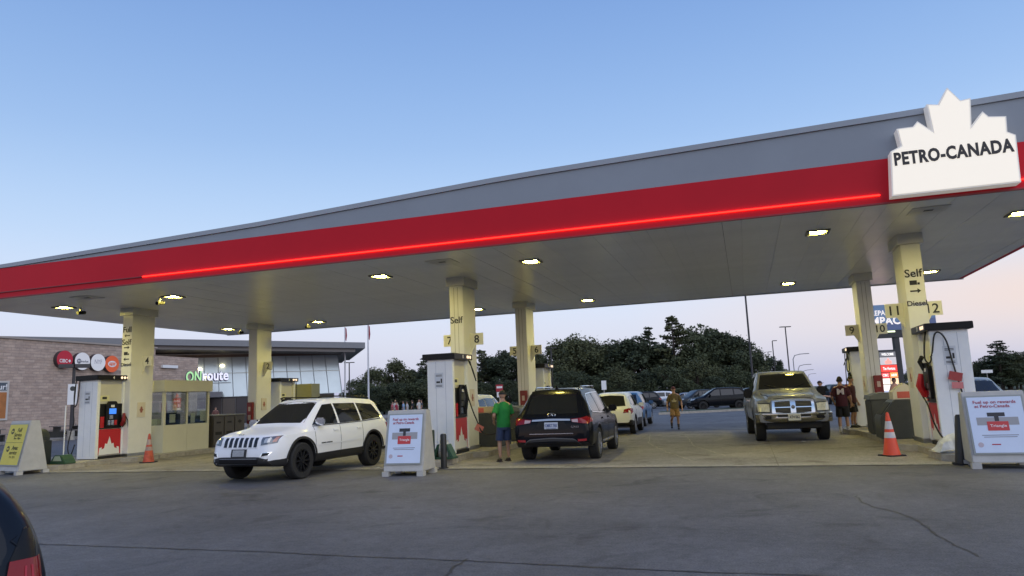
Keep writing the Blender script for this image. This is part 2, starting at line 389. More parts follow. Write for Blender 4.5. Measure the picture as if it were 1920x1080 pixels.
# ------------------------------------------------------------------ columns
def arrow(parent, x, y, z, w, d, ma):
    MB().prism([(x-w/2*d, z-.018), (x+w*.18*d, z-.018), (x+w*.18*d, z-.06), (x+w/2*d, z), (x+w*.18*d, z+.06), (x+w*.18*d, z+.018), (x-w/2*d, z+.018)], 'y', y-.004, y+.002).build('arrow', ma, parent)
def truck_icon(parent, x, y, z, ma):
    MB().box((x-.11, y-.004, z-.05), (x+.05, y+.002, z+.06)).box((x+.058, y-.004, z-.05), (x+.11, y+.002, z+.005)).build('truck_symbol', ma, parent)
plate_m = mat('number_plate', (.78, .76, .62), .5, var=.05)
HX, HY = .215, .5
def column(x, y, label, left, right, words=(), ext=None, notice=None, slot=True):
    t = thing('canopy_column', label, 'column', (x, y, 0), 0, 'columns of the canopy')
    MB().box((-HX, -HY, .14), (HX, HY, 4.95)).build('shaft', M['column'], t, bevel=.012)
    MB().box((-HX-.07, -HY-.07, 4.95), (HX+.07, HY+.07, CH-.004)).build('capital', mat('capital_grey', (.68, .675, .65), .3), t)
    MB().box((-HX-.02, -HY-.02, .152), (HX+.02, HY+.02, .26)).build('base_trim', M['steel'], t)
    for s, n in ((-1, left), (1, right)):
        if n is None: continue
        p = MB().box((HX+.004 if s > 0 else -HX-.42, -.03, 3.2), (HX+.42 if s > 0 else -HX-.004, -.008, 3.55)).build('number_plate', plate_m, t)
        text(n, .24, M['letter'], p, (s*(HX+.22), -.034, 3.375), 0, .012, name='number')
        MB().prism([(s*(HX+.003), 3.2), (s*(HX+.17), 3.2), (s*(HX+.003), 2.9)], 'y', -.022, -.014).build('bracket', plate_m, t)
    for w, z, h in words:
        if w == '<': arrow(t, 0, -HY, z, .24, -1, M['letter'])
        elif w == '>': arrow(t, 0, -HY, z, .24, 1, M['letter'])
        elif w == 'T': truck_icon(t, 0, -HY, z, M['letter'])
        else: text(w, h, M['letter'], t, (0, -HY-.004, z), 0, .012)
    if slot:
        for sx_ in (-.07, .05): MB().box((sx_-.006, -HY-.003, .4), (sx_+.006, -HY+.001, 4.9)).build('seam', mat('seam_grey', (.30, .29, .25), .6), t)
    if ext is not None:
        e = MB().box((ext-.13, -HY-.14, .95), (ext+.13, -HY-.004, 1.85)).build('extinguisher_box', mat('box_red', (.20, .015, .015), .45, var=.2, vscale=6), t, bevel=.015)
        MB().box((ext-.05, -HY-.145, 1.48), (ext+.05, -HY-.1405, 1.66)).box((ext-.07, -HY-.145, 1.1), (ext+.07, -HY-.1405, 1.32)).build('safety_label', mat('label_tan', (.5, .38, .33), .6), e)
    if notice is not None:
        sd, z = notice
        nb = MB().box((sd*HX, -.17, z-.25), (sd*(HX+.02), .17, z+.25)).build('notice', mat('notice_paper', (.66, .60, .50), .6), t)
        q = MB()
        for a, c, w2, h2 in ((0, .06, .05, .1), (-.05, -.0, .06, .05), (.05, -.0, .06, .05), (0, -.08, .04, .05)):
            q.box((sd*(HX+.0205), a-w2, z+c-h2), (sd*(HX+.024), a+w2, z+c+h2)) if False else None
        q.prism([(-.09, z-.0), (-.05, z+.02), (-.04, z+.08), (0, z+.12), (.04, z+.08), (.05, z+.02), (.09, z), (.05, z-.04), (.04, z-.1), (-.04, z-.1), (-.05, z-.04)], 'x', sd*(HX+.0205), sd*(HX+.024))
        q.build('emblem', mat('emblem_red', (.30, .10, .07), .6), nb)
    return t
column(-20.15, 20.0, 'yellow lit column lettered Full, Self, Diesel beside the front left pump', None, '4',
       [('Full', 4.45, .2), ('<', 4.24, 0), ('Self', 4.02, .2), ('>', 3.83, 0), ('T', 3.62, 0), ('<', 3.43, 0), ('Diesel', 3.25, .13)], None, (1, 1.7), False)
column(-20.0, 26.5, 'column with plate two and a red extinguisher box behind the white car', None, '2', [], -.02, (1, 1.75), False)
column(-7.95, 20.1, 'column lettered Self between plates seven and eight', '7', '8', [('Self', 3.93, .2)], None, (1, 1.65))
column(-7.9, 26.4, 'column between plates five and six above the black car', '5', '6', [], .02, None)
column(4.12, 20.0, 'column lettered Self and Diesel between plates eleven and twelve', '11', '12', [('Self', 4.22, .2), ('T', 3.98, 0), ('>', 3.78, 0), ('Diesel', 3.48, .13)], None, (-1, 1.7), False)
column(3.95, 26.3, 'column between plates nine and ten behind the grey pickup', '9', '10', [], .1, (-1, 1.6))

# ------------------------------------------------------------------ leaf sign
sg = thing('leaf_sign', 'white lit maple leaf sign reading PETRO-CANADA on the fascia', 'sign', (0, 0, 0))
leaf = [(3.06, 5.24), (5.26, 5.24), (5.29, 6.17), (5.16, 6.25), (5.18, 6.56), (4.89, 6.60), (4.80, 6.72), (4.585, 6.46), (4.635, 7.02), (4.46, 7.0), (4.26, 7.30),
        (4.07, 6.98), (3.87, 7.02), (3.91, 6.46), (3.67, 6.70), (3.58, 6.60), (3.29, 6.60), (3.33, 6.24), (3.13, 6.15)]
def shrink(poly, d):
    q = []; n = len(poly)
    for i in range(n):
        p0, p1, p2 = Vector(poly[i-1]), Vector(poly[i]), Vector(poly[(i+1) % n])
        a = (p1-p0).normalized(); b = (p2-p1).normalized(); na = Vector((-a.y, a.x)); nb = Vector((-b.y, b.x))
        mm = (na+nb); mm = mm/max(.35, mm.length_squared)*2 if mm.length > .01 else na
        q.append(tuple(p1+mm*d))
    return q
MB().prism(leaf, 'y', 15.46, 15.74).build('sign_case', mat('sign_case', (.62, .62, .60), .4, emit=(1, .92, .84), estr=.22), sg)
face = MB().prism(shrink(leaf, .028), 'y', 15.445, 15.462).build('sign_face', mat('sign_face', (.60, .56, .49), .4, emit=(1, .92, .80), estr=.58), sg)
text('PETRO-CANADA', .255, mat('sign_lettering', (.035, .03, .03), .5), face, (4.2, 15.440, 5.975), 0, .042, wide=2.05)
# ------------------------------------------------------------------ pump islands
def island(x, x2, label):
    def px(y): return x+(x2-x)*(y-18)/8.5
    outl = [(-.42, 16.35), (.42, 16.35), (.74, 16.7), (.74, 17.6), (.6, 17.75), (.6, 19.0), (.78, 19.2), (.95, 19.35), (.95, 20.2), (.75, 20.5), (.75, 25.3), (.95, 25.6), (.95, 26.9),
            (.6, 27.2), (.6, 28.5), (.4, 28.9), (-.4, 28.9), (-.6, 28.5), (-.6, 27.2), (-.95, 26.9), (-.95, 25.6), (-.75, 25.3), (-.75, 20.5), (-.95, 20.2), (-.95, 19.35), (-.78, 19.2), (-.6, 19.0), (-.6, 17.75), (-.74, 17.6), (-.74, 16.7)]
    t = thing('pump_island', label, 'kerb island', (0, 0, 0), 0, 'raised pump islands')
    pts = [(px(b)+a, b) for a, b in outl]
    MB().prism(pts, 'z', .0, .132).build('kerb_body', M['conc'], t)
    MB().prism(pts, 'z', .1325, .15).build('steel_edge', mat('edge_steel', (.42, .41, .38), .38, metal=.6, var=.2, vscale=5), t)
    MB().prism(shrink(pts, .035), 'z', .1502, .154).build('island_top', M['conc'], t)
    MB().box((px(16.4)-.2, 16.335, .02), (px(16.4)+.12, 16.348, .13)).build('reflector', mat('reflector_white', (.6, .58, .55), .5, var=.2, vscale=20), t)
island(-20.35, -20.0, 'raised concrete pump island on the left with the booth on it')
island(-7.95, -7.9, 'raised concrete pump island in the middle beside the black car')
island(4.3, 3.95, 'raised concrete pump island on the right with the dark bins on it')

# ------------------------------------------------------------------ fuel pumps
lit = mat('grade_light', (.8, .7, .6), .4, emit=(1, .72, .5), estr=1.1)
screen = mat('pump_screen', (.02, .05, .2), .2, emit=(.05, .25, .95), estr=1.0)
darkred = mat('nozzle_red', (.22, .01, .015), .4)
def small_leaf(w, h, cy, cz):
    L = [(-.5, 0), (.5, 0), (.47, .38), (.36, .42), (.37, .30), (.24, .36), (.20, .62), (.10, .58), (0, 1.0), (-.10, .58), (-.20, .62), (-.24, .36), (-.37, .30), (-.36, .42), (-.47, .38)]
    return [(cy+a*w, cz+b*h) for a, b in L]
def fuel_pump(x, y, label, num, hoses, sticker=True, lit_screen=False):
    """origin at the base centre; display faces look along +X and -X"""
    t = thing('fuel_pump', label, 'fuel pump', (x, y, .155), 0, 'fuel pumps')
    hx, hy = .38, .58
    MB().box((-hx+.03, -hy+.03, 0), (hx-.03, hy-.03, .09)).build('plinth', M['matt'], t)
    for s in (-1, 1):
        sp = MB().box((-hx, s*hy-(.0 if s < 0 else .13), .09 if s > 0 else .02), (hx, s*hy+(.13 if s < 0 else .0), 2.56)).build('side_panel', M['white'], t, bevel=.012)
        if s < 0 and sticker:
            for xx in (-.12, .16): MB().box((xx-.004, -hy-.002, .1), (xx+.004, -hy+.002, 2.5)).build('panel_seam', mat('panel_seam', (.36, .40, .46), .6), sp)
            st = MB().box((-.16, -hy-.004, 1.78), (.1, -hy-.0021, 2.2)).build('sticker', mat('sticker_white', (.62, .65, .70), .5), sp)
            q = MB().box((-.11, -hy-.006, 1.92), (-.0, -hy-.0042, 1.97)).box((.02, -hy-.006, 1.92), (.06, -hy-.0042, 2.04))
            for zz in (2.14, 2.11, 1.86, 1.83): q.box((-.12, -hy-.006, zz-.008), (.06, -hy-.0042, zz+.006))
            q.build('print', M['letter'], st)
    MB().box((-hx+.07, -hy+.131, .09), (hx-.07, hy-.131, 2.56)).build('core', M['cream'], t)
    for s in (-1, 1):
        a, b = sorted((s*(hx-.07), s*(hx-.005)))
        def bx(y0, y1, z0, z1, d0, d1): return sorted((s*d0, s*d1)), (y0, y1), (z0, z1)
        def part(name, y0, y1, z0, z1, d0, d1, ma, parent=t, bev=0):
            x0, x1 = sorted((s*d0, s*d1)); return MB().box((x0, y0, z0), (x1, y1, z1)).build(name, ma, parent, bevel=bev)
        Y0, Y1 = -hy+.135, hy-.135
        lp = part('lower_panel', Y0, Y1, .13, .95, hx-.07+.001, hx-.03, M['red'])
        MB().prism(small_leaf(.82, .58, 0, .13), 'x', *sorted((s*(hx-.0299), s*(hx-.025)))).build('leaf_emblem', M['white'], lp)
        bz = part('bezel', Y0, Y1, .97, 1.78, hx-.07+.001, hx-.01, M['black'], bev=.01)
        MB().prism([(-.25, 1.05), (.25, 1.05), (.25, 1.72), (.14, 1.86), (-.14, 1.86), (-.25, 1.72)], 'x', *sorted((s*(hx-.009), s*(hx+.05)))).build('display_hood', M['black'], bz)
        part('screen', -.13, .15, 1.44, 1.62, hx+.0502, hx+.054, screen if lit_screen else M['dgrey'], bz)
        part('card_reader', -.07, .07, 1.66, 1.74, hx+.0502, hx+.056, M['lwhite'], bz)
        part('keypad', -.12, .02, 1.28, 1.40, hx+.0502, hx+.06, M['steel'], bz)
        for k in range(3): part('grade_button', -.18+k*.13, -.08+k*.13, 1.08, 1.24, hx+.0502, hx+.065, M['chrome'] if k < 2 else M['red'], bz)
        part('door_panel', s*-.42 if s < 0 else -.42, (s*-.42 if s < 0 else -.42)+.14, 1.0, 1.36, hx-.0099, hx+.004, M['red'], bz) if s > 0 else part('door_panel', .28, .42, 1.0, 1.36, hx-.0099, hx+.004, M['red'], bz)
        part('price_sign', -.42, -.05, 1.86, 2.05, hx-.07+.001, hx-.055, mat('price_card', (.72, .70, .40), .5), t)
        part('price_digits', -.33, -.15, 1.93, 2.01, hx-.0549, hx-.052, M['letter'], t)
        if hoses.get(s, 1):
            ys = .40*1
            nz = MB().tube([(s*(hx+.03), ys, 1.05), (s*(hx+.12), ys, 1.2), (s*(hx+.1), ys+.02, 1.45)], [.055, .07, .045], 8).build('nozzle', darkred, t, 40)
            MB().tube([(s*(hx+.02), ys+.05, 1.0), (s*(hx+.16), ys+.04, 1.12), (s*(hx+.05), ys+.03, 1.24)], .018, 6).build('trigger', M['matt'], nz)
            MB().tube([(s*(hx+.1), ys+.02, 1.45), (s*(hx+.2), ys+.1, 1.2), (s*(hx+.22), ys+.14, .6), (s*(hx+.14), ys+.16, .25), (s*(hx+.1), ys+.2, .6), (s*(hx+.06), ys+.2, 1.6), (s*(hx+.03), ys+.2, 2.55)], .017, 6).build('hose', M['rubber'], t, 60)
    v = MB().box((-hx-.1, -hy-.1, 2.56), (hx+.1, hy+.1, 2.72)).build('valance', M['black'], t, bevel=.01)
    for s in (-1, 1):
        q = MB()
        for k in range(3): q.lathe([(.045, s*(hx+.1005)), (.045, s*(hx+.106))], 10, 'x', (0, .32+k*.12, 2.64))
        for k in range(3):
            o = MB().lathe([(.045, s*(hx+.1005)), (.045, s*(hx+.106))], 10, 'x', (0, s*(.28+k*.12), 2.64)).build('grade_light', lit, v)
        if num.get(s): text(num[s], .1, M['lwhite'], v, (s*(hx+.103), -.05*s, 2.64), R(90)*s, .02, name='number')
    return t
def loop(pump, pts, r=.018, name='hose'):
    P = [Vector(p) for p in pts]; Q = []
    for i in range(len(P)-1):
        p0, p1, p2, p3 = P[max(i-1, 0)], P[i], P[i+1], P[min(i+2, len(P)-1)]
        for k in range(6):
            u = k/6; Q.append(.5*((2*p1)+(p2-p0)*u+(2*p0-5*p1+4*p2-p3)*u*u+(3*p1-p0-3*p2+p3)*u**3))
    Q.append(P[-1]); return MB().tube(Q, r, 7).build(name, M['rubber'], pump, 60)
p4 = fuel_pump(-20.55, 19.0, 'pump with blue screen and leaf panel in front of the yellow column', {1: '4', -1: '3'}, {1: 1, -1: 0}, True, True)
loop(p4, [(.42, .62, 2.58), (.44, .85, 2.45), (.44, .95, 2.2), (.44, .8, 2.1), (.43, .64, 2.3), (.42, .6, 2.52)])
loop(p4, [(-.3, -.66, 2.56), (-.3, -.68, 2.2), (-.34, -.7, 1.8), (-.42, -.72, 1.75), (-.46, -.7, 2.2), (-.44, -.66, 2.56)])
loop(p4, [(-.46, -.66, 2.5), (-.48, -.68, 1.6), (-.47, -.66, 1.2), (-.6, -.64, .9), (-.72, -.62, .4), (-.62, -.6, .15), (-.45, -.6, .5)])
p7 = fuel_pump(-7.95, 18.85, 'white pump under the Self column beside the man in green', {1: '8', -1: '7'}, {1: 0, -1: 1})
loop(p7, [(.42, .5, 2.56), (.5, .62, 2.3), (.55, .7, 2.02), (.52, .8, 2.0), (.46, .74, 2.25), (.43, .6, 2.54)])
MB().tube([(.44, .1, 1.05), (.52, .1, 1.5), (.46, .1, 1.85), (.4, .05, 1.7)], .045, 8).build('nozzle_boot', M['black'], p7, 40)
loop(p7, [(.46, .1, 1.8), (.62, .16, 1.2), (.78, .22, .75), (.9, .15, .55), (1.2, -.1, .48), (1.75, -.3, .58), (2.3, -.55, .7)])
tg = MB().box((-.1, -.005, -.1), (.12, .005, .08)).build('hose_tag', mat('hose_tag', (.55, .16, .11), .6), p7, loc=(.8, .2, .66), rot=(0, .5, .3))
p11 = fuel_pump(4.38, 18.75, 'white pump with a black hose down its side at the right A-board', {1: '12', -1: '11'}, {1: 1, -1: 0})
loop(p11, [(-.38, -.25, 2.56), (-.46, -.4, 2.3), (-.5, -.45, 1.95), (-.42, -.5, 1.85), (-.36, -.58, 2.1), (-.3, -.66, 2.45), (-.2, -.68, 2.5), (-.08, -.66, 2.3), (.0, -.63, 1.8), (.1, -.62, 1.2), (.16, -.62, .7), (.08, -.63, .25), (-.1, -.64, .1), (-.35, -.6, .18), (-.46, -.4, .5), (-.48, -.1, .9), (-.5, .2, 1.1)])
MB().tube([(-.44, .2, 1.1), (-.54, .15, 1.35), (-.5, .12, 1.62)], [.07, .09, .05], 8).build('nozzle_boot', M['red'], p11, 40)
MB().tube([(-.42, .1, 1.7), (-.5, .1, 1.9), (-.46, .0, 2.0)], .05, 8).build('nozzle_boot', M['matt'], p11, 40)
tg = MB().box((-.14, -.003, -.09), (.12, .003, .1)).build('hose_tag', mat('tag_red', (.36, .05, .05), .6), p11, loc=(.02, -.655, 1.52), rot=(0, .25, 0))
MB().box((-.1, -.003, -.07), (.12, .003, .07)).build('hose_tag', mat('tag_pink', (.62, .20, .20), .6), p11, loc=(.02, -.652, 1.33), rot=(0, .05, 0))
MB().box((.2, -.586, .75), (.28, -.5805, .95)).build('sticker', M['dgrey'], p11)
fuel_pump(-19.95, 27.9, 'pump lit yellow right of column two, behind the white car', {1: '2', -1: '1'}, {1: 1, -1: 0}, False)
fuel_pump(-7.88, 27.9, 'pump behind column six, right above the roof of the black car', {1: '6', -1: '5'}, {1: 1, -1: 0}, False)
p9 = fuel_pump(3.9, 27.9, 'pump with hanging hoses behind the man in maroon', {1: '10', -1: '9'}, {1: 0, -1: 1}, False)
loop(p9, [(-.4, -.4, 2.56), (-.5, -.45, 2.2), (-.5, -.4, 1.9), (-.42, -.3, 1.95), (-.4, -.2, 2.3), (-.42, -.1, 2.54)])
loop(p9, [(-.4, -.5, 2.56), (-.62, -.6, 2.1)])

# ------------------------------------------------------------------ attendant booth
bt = thing('attendant_booth', 'pale yellow attendant booth with windows on the left island', 'booth', (-20.62, 22.05, 0))
BX, BY = .82, 1.15
pan = mat('booth_panel', (.62, .60, .47), .5, var=.05, vscale=1.5)
def clear_glass(name, tint, refl):
    ma = bpy.data.materials.new(name); ma.use_nodes = True; t = ma.node_tree; t.nodes.clear()
    o = t.nodes.new('ShaderNodeOutputMaterial'); mx = t.nodes.new('ShaderNodeMixShader'); tr = t.nodes.new('ShaderNodeBsdfTransparent'); gl = t.nodes.new('ShaderNodeBsdfGlossy')
    fr = t.nodes.new('ShaderNodeLayerWeight'); fr.inputs[0].default_value = .12; ad = t.nodes.new('ShaderNodeMath'); ad.operation = 'ADD'; ad.inputs[1].default_value = refl; ad.use_clamp = True
    t.links.new(fr.outputs['Facing'], ad.inputs[0]); t.links.new(ad.outputs[0], mx.inputs[0])
    tr.inputs[0].default_value = (*tint, 1); gl.inputs['Roughness'].default_value = .02
    t.links.new(tr.outputs[0], mx.inputs[1]); t.links.new(gl.outputs[0], mx.inputs[2]); t.links.new(mx.outputs[0], o.inputs[0]); return ma
wglass = clear_glass('window_glass', (.84, .87, .83), .03)
MB().box((-BX, -BY, .02), (BX, BY, .12)).build('floor_plate', M['dgrey'], bt)
for a, b in (((-BX, -BY, .12), (BX, -BY+.06, 1.12)), ((-BX, BY-.06, .12), (BX, BY, 1.12)), ((-BX, -BY+.062, .12), (-BX+.06, BY-.062, 1.12))):
    MB().box(a, b).build('wall_panel', pan, bt)
for k in range(2):
    y0 = -BY+.062+k*(2*BY-.124)/2; MB().box((BX-.06, y0+.004, .12), (BX, y0+(2*BY-.124)/2-.004, 1.12)).build('wall_panel', pan, bt)
for xx in (-BX, BX-.09):
    for yy in (-BY, BY-.09): MB().box((xx, yy, 1.121), (xx+.09, yy+.09, 2.3)).build('corner_post', pan, bt)
MB().box((BX-.075, -.03, 1.121), (BX-.005, .03, 2.3)).build('mullion', pan, bt)
for a, b in (((BX-.05, -BY+.09, 1.12), (BX-.035, -.03, 2.3)), ((BX-.05, .03, 1.12), (BX-.035, BY-.09, 2.3)), ((-BX+.09, -BY+.035, 1.12), (BX-.09, -BY+.05, 2.3)), ((-BX+.09, BY-.05, 1.12), (BX-.09, BY-.035, 2.3)), ((-BX+.035, -BY+.09, 1.12), (-BX+.05, BY-.09, 2.3))):
    MB().box(a, b).build('window_pane', wglass, bt)
MB().box((-BX-.08, -BY-.08, 2.302), (BX+.08, BY+.08, 2.72)).build('roof_fascia', pan, bt, bevel=.015)
MB().box((-BX+.1, -BY+.2, 1.0), (-BX+.5, BY-.2, 1.06)).build('counter', M['cream'], bt)
MB().box((-BX+.12, -.7, 1.062), (-BX+.3, -.3, 1.42)).box((-.3, .25, 1.0), (-.05, .6, 1.5)).build('till', M['dgrey'], bt)
MB().box((-.1, -.25, .5), (.3, .15, 1.55)).build('seat_back', M['matt'], bt, bevel=.06)
for k in range(4): MB().box((-BX+.062, -.9+k*.42, 1.5+.1*(k % 2)), (-BX+.1, -.62+k*.42, 1.95)).build('wall_notice', mat('notice_pale_%d' % (k % 2), ((.55, .55, .5), (.35, .12, .08))[k % 2], .6), bt)
MB().box((-BX+.062, -1.0, 2.0), (-BX+.09, 1.0, 2.25)).build('shelf', M['cream'], bt)

for (y_, z_, w_, h_) in ((-.8, 1.3, .28, .3), (.25, 1.25, .22, .36), (.75, 1.3, .3, .42)):
    MB().box((BX-.075, y_, z_-.1), (BX-.07, y_+w_, z_-.1+h_)).build('taped_notice', mat('paper_white', (.72, .72, .70), .6), bt)
MB().box((-.3, -.95, 1.0), (.35, -.55, 1.35)).build('paper_tray', MATS['paper_white'], bt)
# dark cabinets beside the booth
cb = thing('gas_cage', 'dark brown bottle cabinet right of the booth', 'cabinet', (-20.45, 24.4, 0))
brn = mat('cabinet_brown', (.045, .038, .033), .55, var=.15)
MB().box((-.6, -.95, .15), (.6, .95, 1.36)).build('carcass', brn, cb, bevel=.01)
MB().box((-.63, -.98, 1.361), (.63, .98, 1.4)).build('lid', mat('lid_grey', (.2, .2, .19), .5), cb)
for k in range(3):
    d = MB().box((.6005, -.9+k*.62, .22), (.625, -.34+k*.62, 1.3)).build('cabinet_door', mat('cabinet_door', (.06, .052, .046), .5, var=.1), cb)
    MB().prism([(-.62+k*.62-.13, 1.1), (-.62+k*.62, 1.02), (-.62+k*.62+.13, 1.1), (-.62+k*.62, 1.18)] if k == 2 else [(-.62+k*.62-.12, 1.06), (-.62+k*.62+.12, 1.06), (-.62+k*.62+.12, 1.13), (-.62+k*.62-.12, 1.13)], 'x', .6255, .63).build('warning_mark', M['matt'], d)
    MB().box((.6255, -.8+k*.62, .62), (.632, -.44+k*.62, .74)).build('vent', M['matt'], d)
MB().box((-20.3, 29.2, .0), (-19.2, 29.9, 2.62)).build('pump_side', mat('olive_panel', (.28, .27, .14), .5, var=.08))  # plain box standing in for the side of another pump
o = bpy.data.objects['pump_side']; tag(o, 'plain olive side of another pump right of the rear left pump', 'cabinet')

# double sloped windscreen service and waste units
def service_unit(x, y, label, pink):
    t = thing('waste_unit', label, 'bin', (x, y, .155), 0, 'grey sloped waste units')
    prof = [(-.72, 0), (.72, 0), (.72, .55), (.36, 1.0), (-.36, 1.0), (-.72, .55)]
    MB().prism(prof, 'y', -.5, .5).build('bin_body', M['dgrey'], t, bevel=.02)
    for s in (-1, 1):
        a, b = Vector((s*.67, .62)), Vector((s*.42, .93)); d = (b-a).normalized(); nrm = Vector((s*abs(d.y), abs(d.x)))*.004
        MB().prism([tuple(a+nrm*.2), tuple(b+nrm*.2), tuple(b+nrm*2), tuple(a+nrm*2)], 'y', -.38, .38).build('slot', M['matt'], t)
    if pink:
        q = MB().prism([(-.3, 1.001), (.3, 1.001), (.3, 1.2), (0, 1.42), (-.3, 1.2)], 'y', -.1, .45).build('towel_box', mat('towel_box', (.6, .55, .47), .6), t)
        MB().box((-.2, -.106, 1.03), (.2, -.1005, 1.2)).build('red_label', mat('label_red', (.5, .1, .08), .6), q)
    else:
        q = MB().box((-.46, -.25, 1.001), (.62, .3, 1.2)).build('towel_box', mat('towel_tan', (.52, .40, .22), .6), t, bevel=.02)
        MB().box((-.4, -.256, 1.03), (.1, -.2505, 1.17)).build('red_label', MATS['label_red'] if 'label_red' in MATS else mat('label_red', (.5, .1, .08), .6), q)
service_unit(3.98, 21.5, 'dark grey sloped waste unit behind the orange cone on the right', True)
service_unit(-7.9, 21.5, 'dark sloped waste unit with a tan box between man in green and pump', False)
def lid_bin(x, y, label):
    t = thing('lidded_bin', label, 'bin', (x, y, .155), 0, 'square lidded bins')
    MB().box((-.55, -.5, 0), (.55, .5, .98)).build('bin_body', M['dgrey'], t, bevel=.03)
    MB().prism([(-.58, .981), (.58, .981), (.55, 1.1), (.3, 1.17), (-.3, 1.17), (-.55, 1.1)], 'y', -.53, .53).build('lid', mat('lid_olive', (.12, .125, .11), .5, var=.1), t)
    for k in (-1, 1): MB().lathe([(.035, -.506), (.035, -.501)], 10, 'y', (k*.09, 0, .8)).build('bolt_hole', M['matt'], t)
lid_bin(3.92, 23.6, 'square dark bin with a raised lid beside the extinguisher box')
lid_bin(-7.9, 24.0, 'square dark bin hidden between the two middle columns')
# ------------------------------------------------------------------ A-boards
shell = mat('board_shell', (.46, .45, .42), .6, var=.1, vscale=4, bump=.1, bscale=30)
post_w = mat('poster_white', (.62, .70, .84), .4, var=.03)
post_y = mat('poster_yellow', (.66, .56, .07), .45, var=.05)
frame_g = mat('poster_frame', (.30, .32, .30), .5)
def a_board(x, y, rz, label, kind, w=.9, h=1.42):
    t = thing('a_board', label, 'A-board', (x, y, 0), rz, 'advertising boards on the ground')
    d0, d1 = .40, .12                           # half depth at the foot and at the top
    ang = math.atan((d0-d1)/(h-.16))
    MB().prism([(-d0, .10), (d0, .10), (d0-.02, .17), (d1, h), (-d1, h), (-d0+.02, .17)], 'x', -w/2, w/2).build('shell', shell, t, bevel=.015)
    for sx_ in (-1, 1):
        for sy in (-1, 1):
            MB().box((sx_*w/2-(.13 if sx_ > 0 else .02), sy*d0-(.14 if sy > 0 else .03), 0), (sx_*w/2+(.02 if sx_ > 0 else .13), sy*d0+(.03 if sy > 0 else .14), .1)).build('foot', shell, t)
    zc = (h+.17)/2; L = (h-.3); off_ = d1+(h-zc)*(d0-d1)/(h-.17)
    def on(px, pz, lift): # point on the sloped face, pz along the face from its centre
        return (px, -(off_+.001)+pz*math.sin(ang)-lift*math.cos(ang), zc+pz*math.cos(ang)+lift*math.sin(ang))
    def flat(name, x0, x1, z0, z1, lift, ma, parent, th=.004):
        v = [on(x0, z0, lift), on(x1, z0, lift), on(x1, z1, lift), on(x0, z1, lift), on(x0, z0, lift-th), on(x1, z0, lift-th), on(x1, z1, lift-th), on(x0, z1, lift-th)]
        return MB().add(v, [(0, 1, 2, 3), (7, 6, 5, 4), (0, 4, 5, 1), (1, 5, 6, 2), (2, 6, 7, 3), (3, 7, 4, 0)]).build(name, ma, parent)
    def words(s, hh, px, pz, ma, parent, wide=None, bold=.008, shear=0.):
        return text(s, hh, ma, parent, on(px, pz, .024), 0, bold, wide, tilt=ang, ext=.001, shear=shear)
    fr = flat('poster_frame', -w/2+.04, w/2-.04, -L/2, L/2, .012, frame_g, t, .012)
    W, H = w-.14, L-.06
    if kind == 'white':
        po = flat('poster', -W/2, W/2, -H/2, H/2, .018, post_w, t)
        pr = mat('print_red', (.42, .03, .06), .5)
        words('Fuel up on rewards', .058, .0, .40*H, pr, po, .78*W); words('at Petro-Canada', .058, -.045, .335*H, pr, po, .64*W)
        k1 = mat('print_black', (.03, .03, .035), .5); k2 = mat('print_grey', (.33, .33, .34), .5)
        flat('picture_machine', -.17*W, .15*W, .145*H, .215*H, .0215, k1, po, .003)
        flat('picture_card', -.38*W, .38*W, -.01*H, .13*H, .0205, k2, po, .002)
        flat('picture_slot', -.05*W, .03*W, .06*H, .15*H, .0225, k1, po, .002)
        rc = flat('picture_red_card', -.2*W, .19*W, -.11*H, .055*H, .023, mat('print_card', (.55, .05, .05), .5), po, .002)
        words('Triangle', .05, 0., -.03*H, M['lwhite'], po, .3*W)
        for k, zz in enumerate((-.19, -.222)): flat('small_print', -(.33-.03*k)*W, (.33-.03*k)*W, zz*H-.006, zz*H+.006, .0205, mat('print_fine', (.2, .2, .24), .5), po, .002)
        MB().lathe([(.045, 0), (.045, .001)], 20, 'y').build('round_emblem', mat('print_pink', (.50, .42, .46), .5), po, loc=on(-.38*W, -.36*H, .0205), rot=(-ang, 0, 0))
        flat('small_print', -.18*W, -.02*W, -.365*H, -.345*H, .0205, MATS['print_red'], po, .002)
    else:
        po = flat('poster', -W/2, W/2, -H/2, H/2, .018, post_y, t)
        ol = mat('print_olive', (.055, .058, .012), .5)
        words('Full', .12, .14, .36*H, ol, po, shear=.1); words('Service', .11, .1, .245*H, ol, po, shear=.1); words('7am - 10pm', .06, .1, .15*H, ol, po)
        flat('rule', -W/2+.02, W/2-.02, .045*H, .052*H, .0205, ol, po, .002)
        words('Avec', .12, .14, -.08*H, ol, po, bold=.02, shear=.15); words('service', .11, .1, -.2*H, ol, po, shear=.1); words('7 h - 22 h', .06, .1, -.31*H, ol, po)
        for zz in (.33, -.11):
            r_ = .085; q = MB().lathe([(r_, 0), (r_, .001)], 20, 'y')
            q = q.build('round_symbol', ol, po, loc=on(-.26, zz*H, .0205), rot=(-ang, 0, 0))
            MB().prism([(-.06, 0), (-.01, .04), (-.01, .015), (.05, .015), (.05, -.015), (-.01, -.015), (-.01, -.04)], 'y', -.003, -.001).build('arrow', post_y, q)
    return t
a_board(-7.3, 14.98, R(3), 'white fuel rewards board beside the white car', 'white', .93, 1.42)
a_board(4.31, 15.6, R(-3), 'white fuel rewards board at the right edge', 'white', 1.0, 1.37)
a_board(-20.05, 15.9, R(-14), 'yellow full service board at the left edge', 'yellow', 1.15, 1.5)

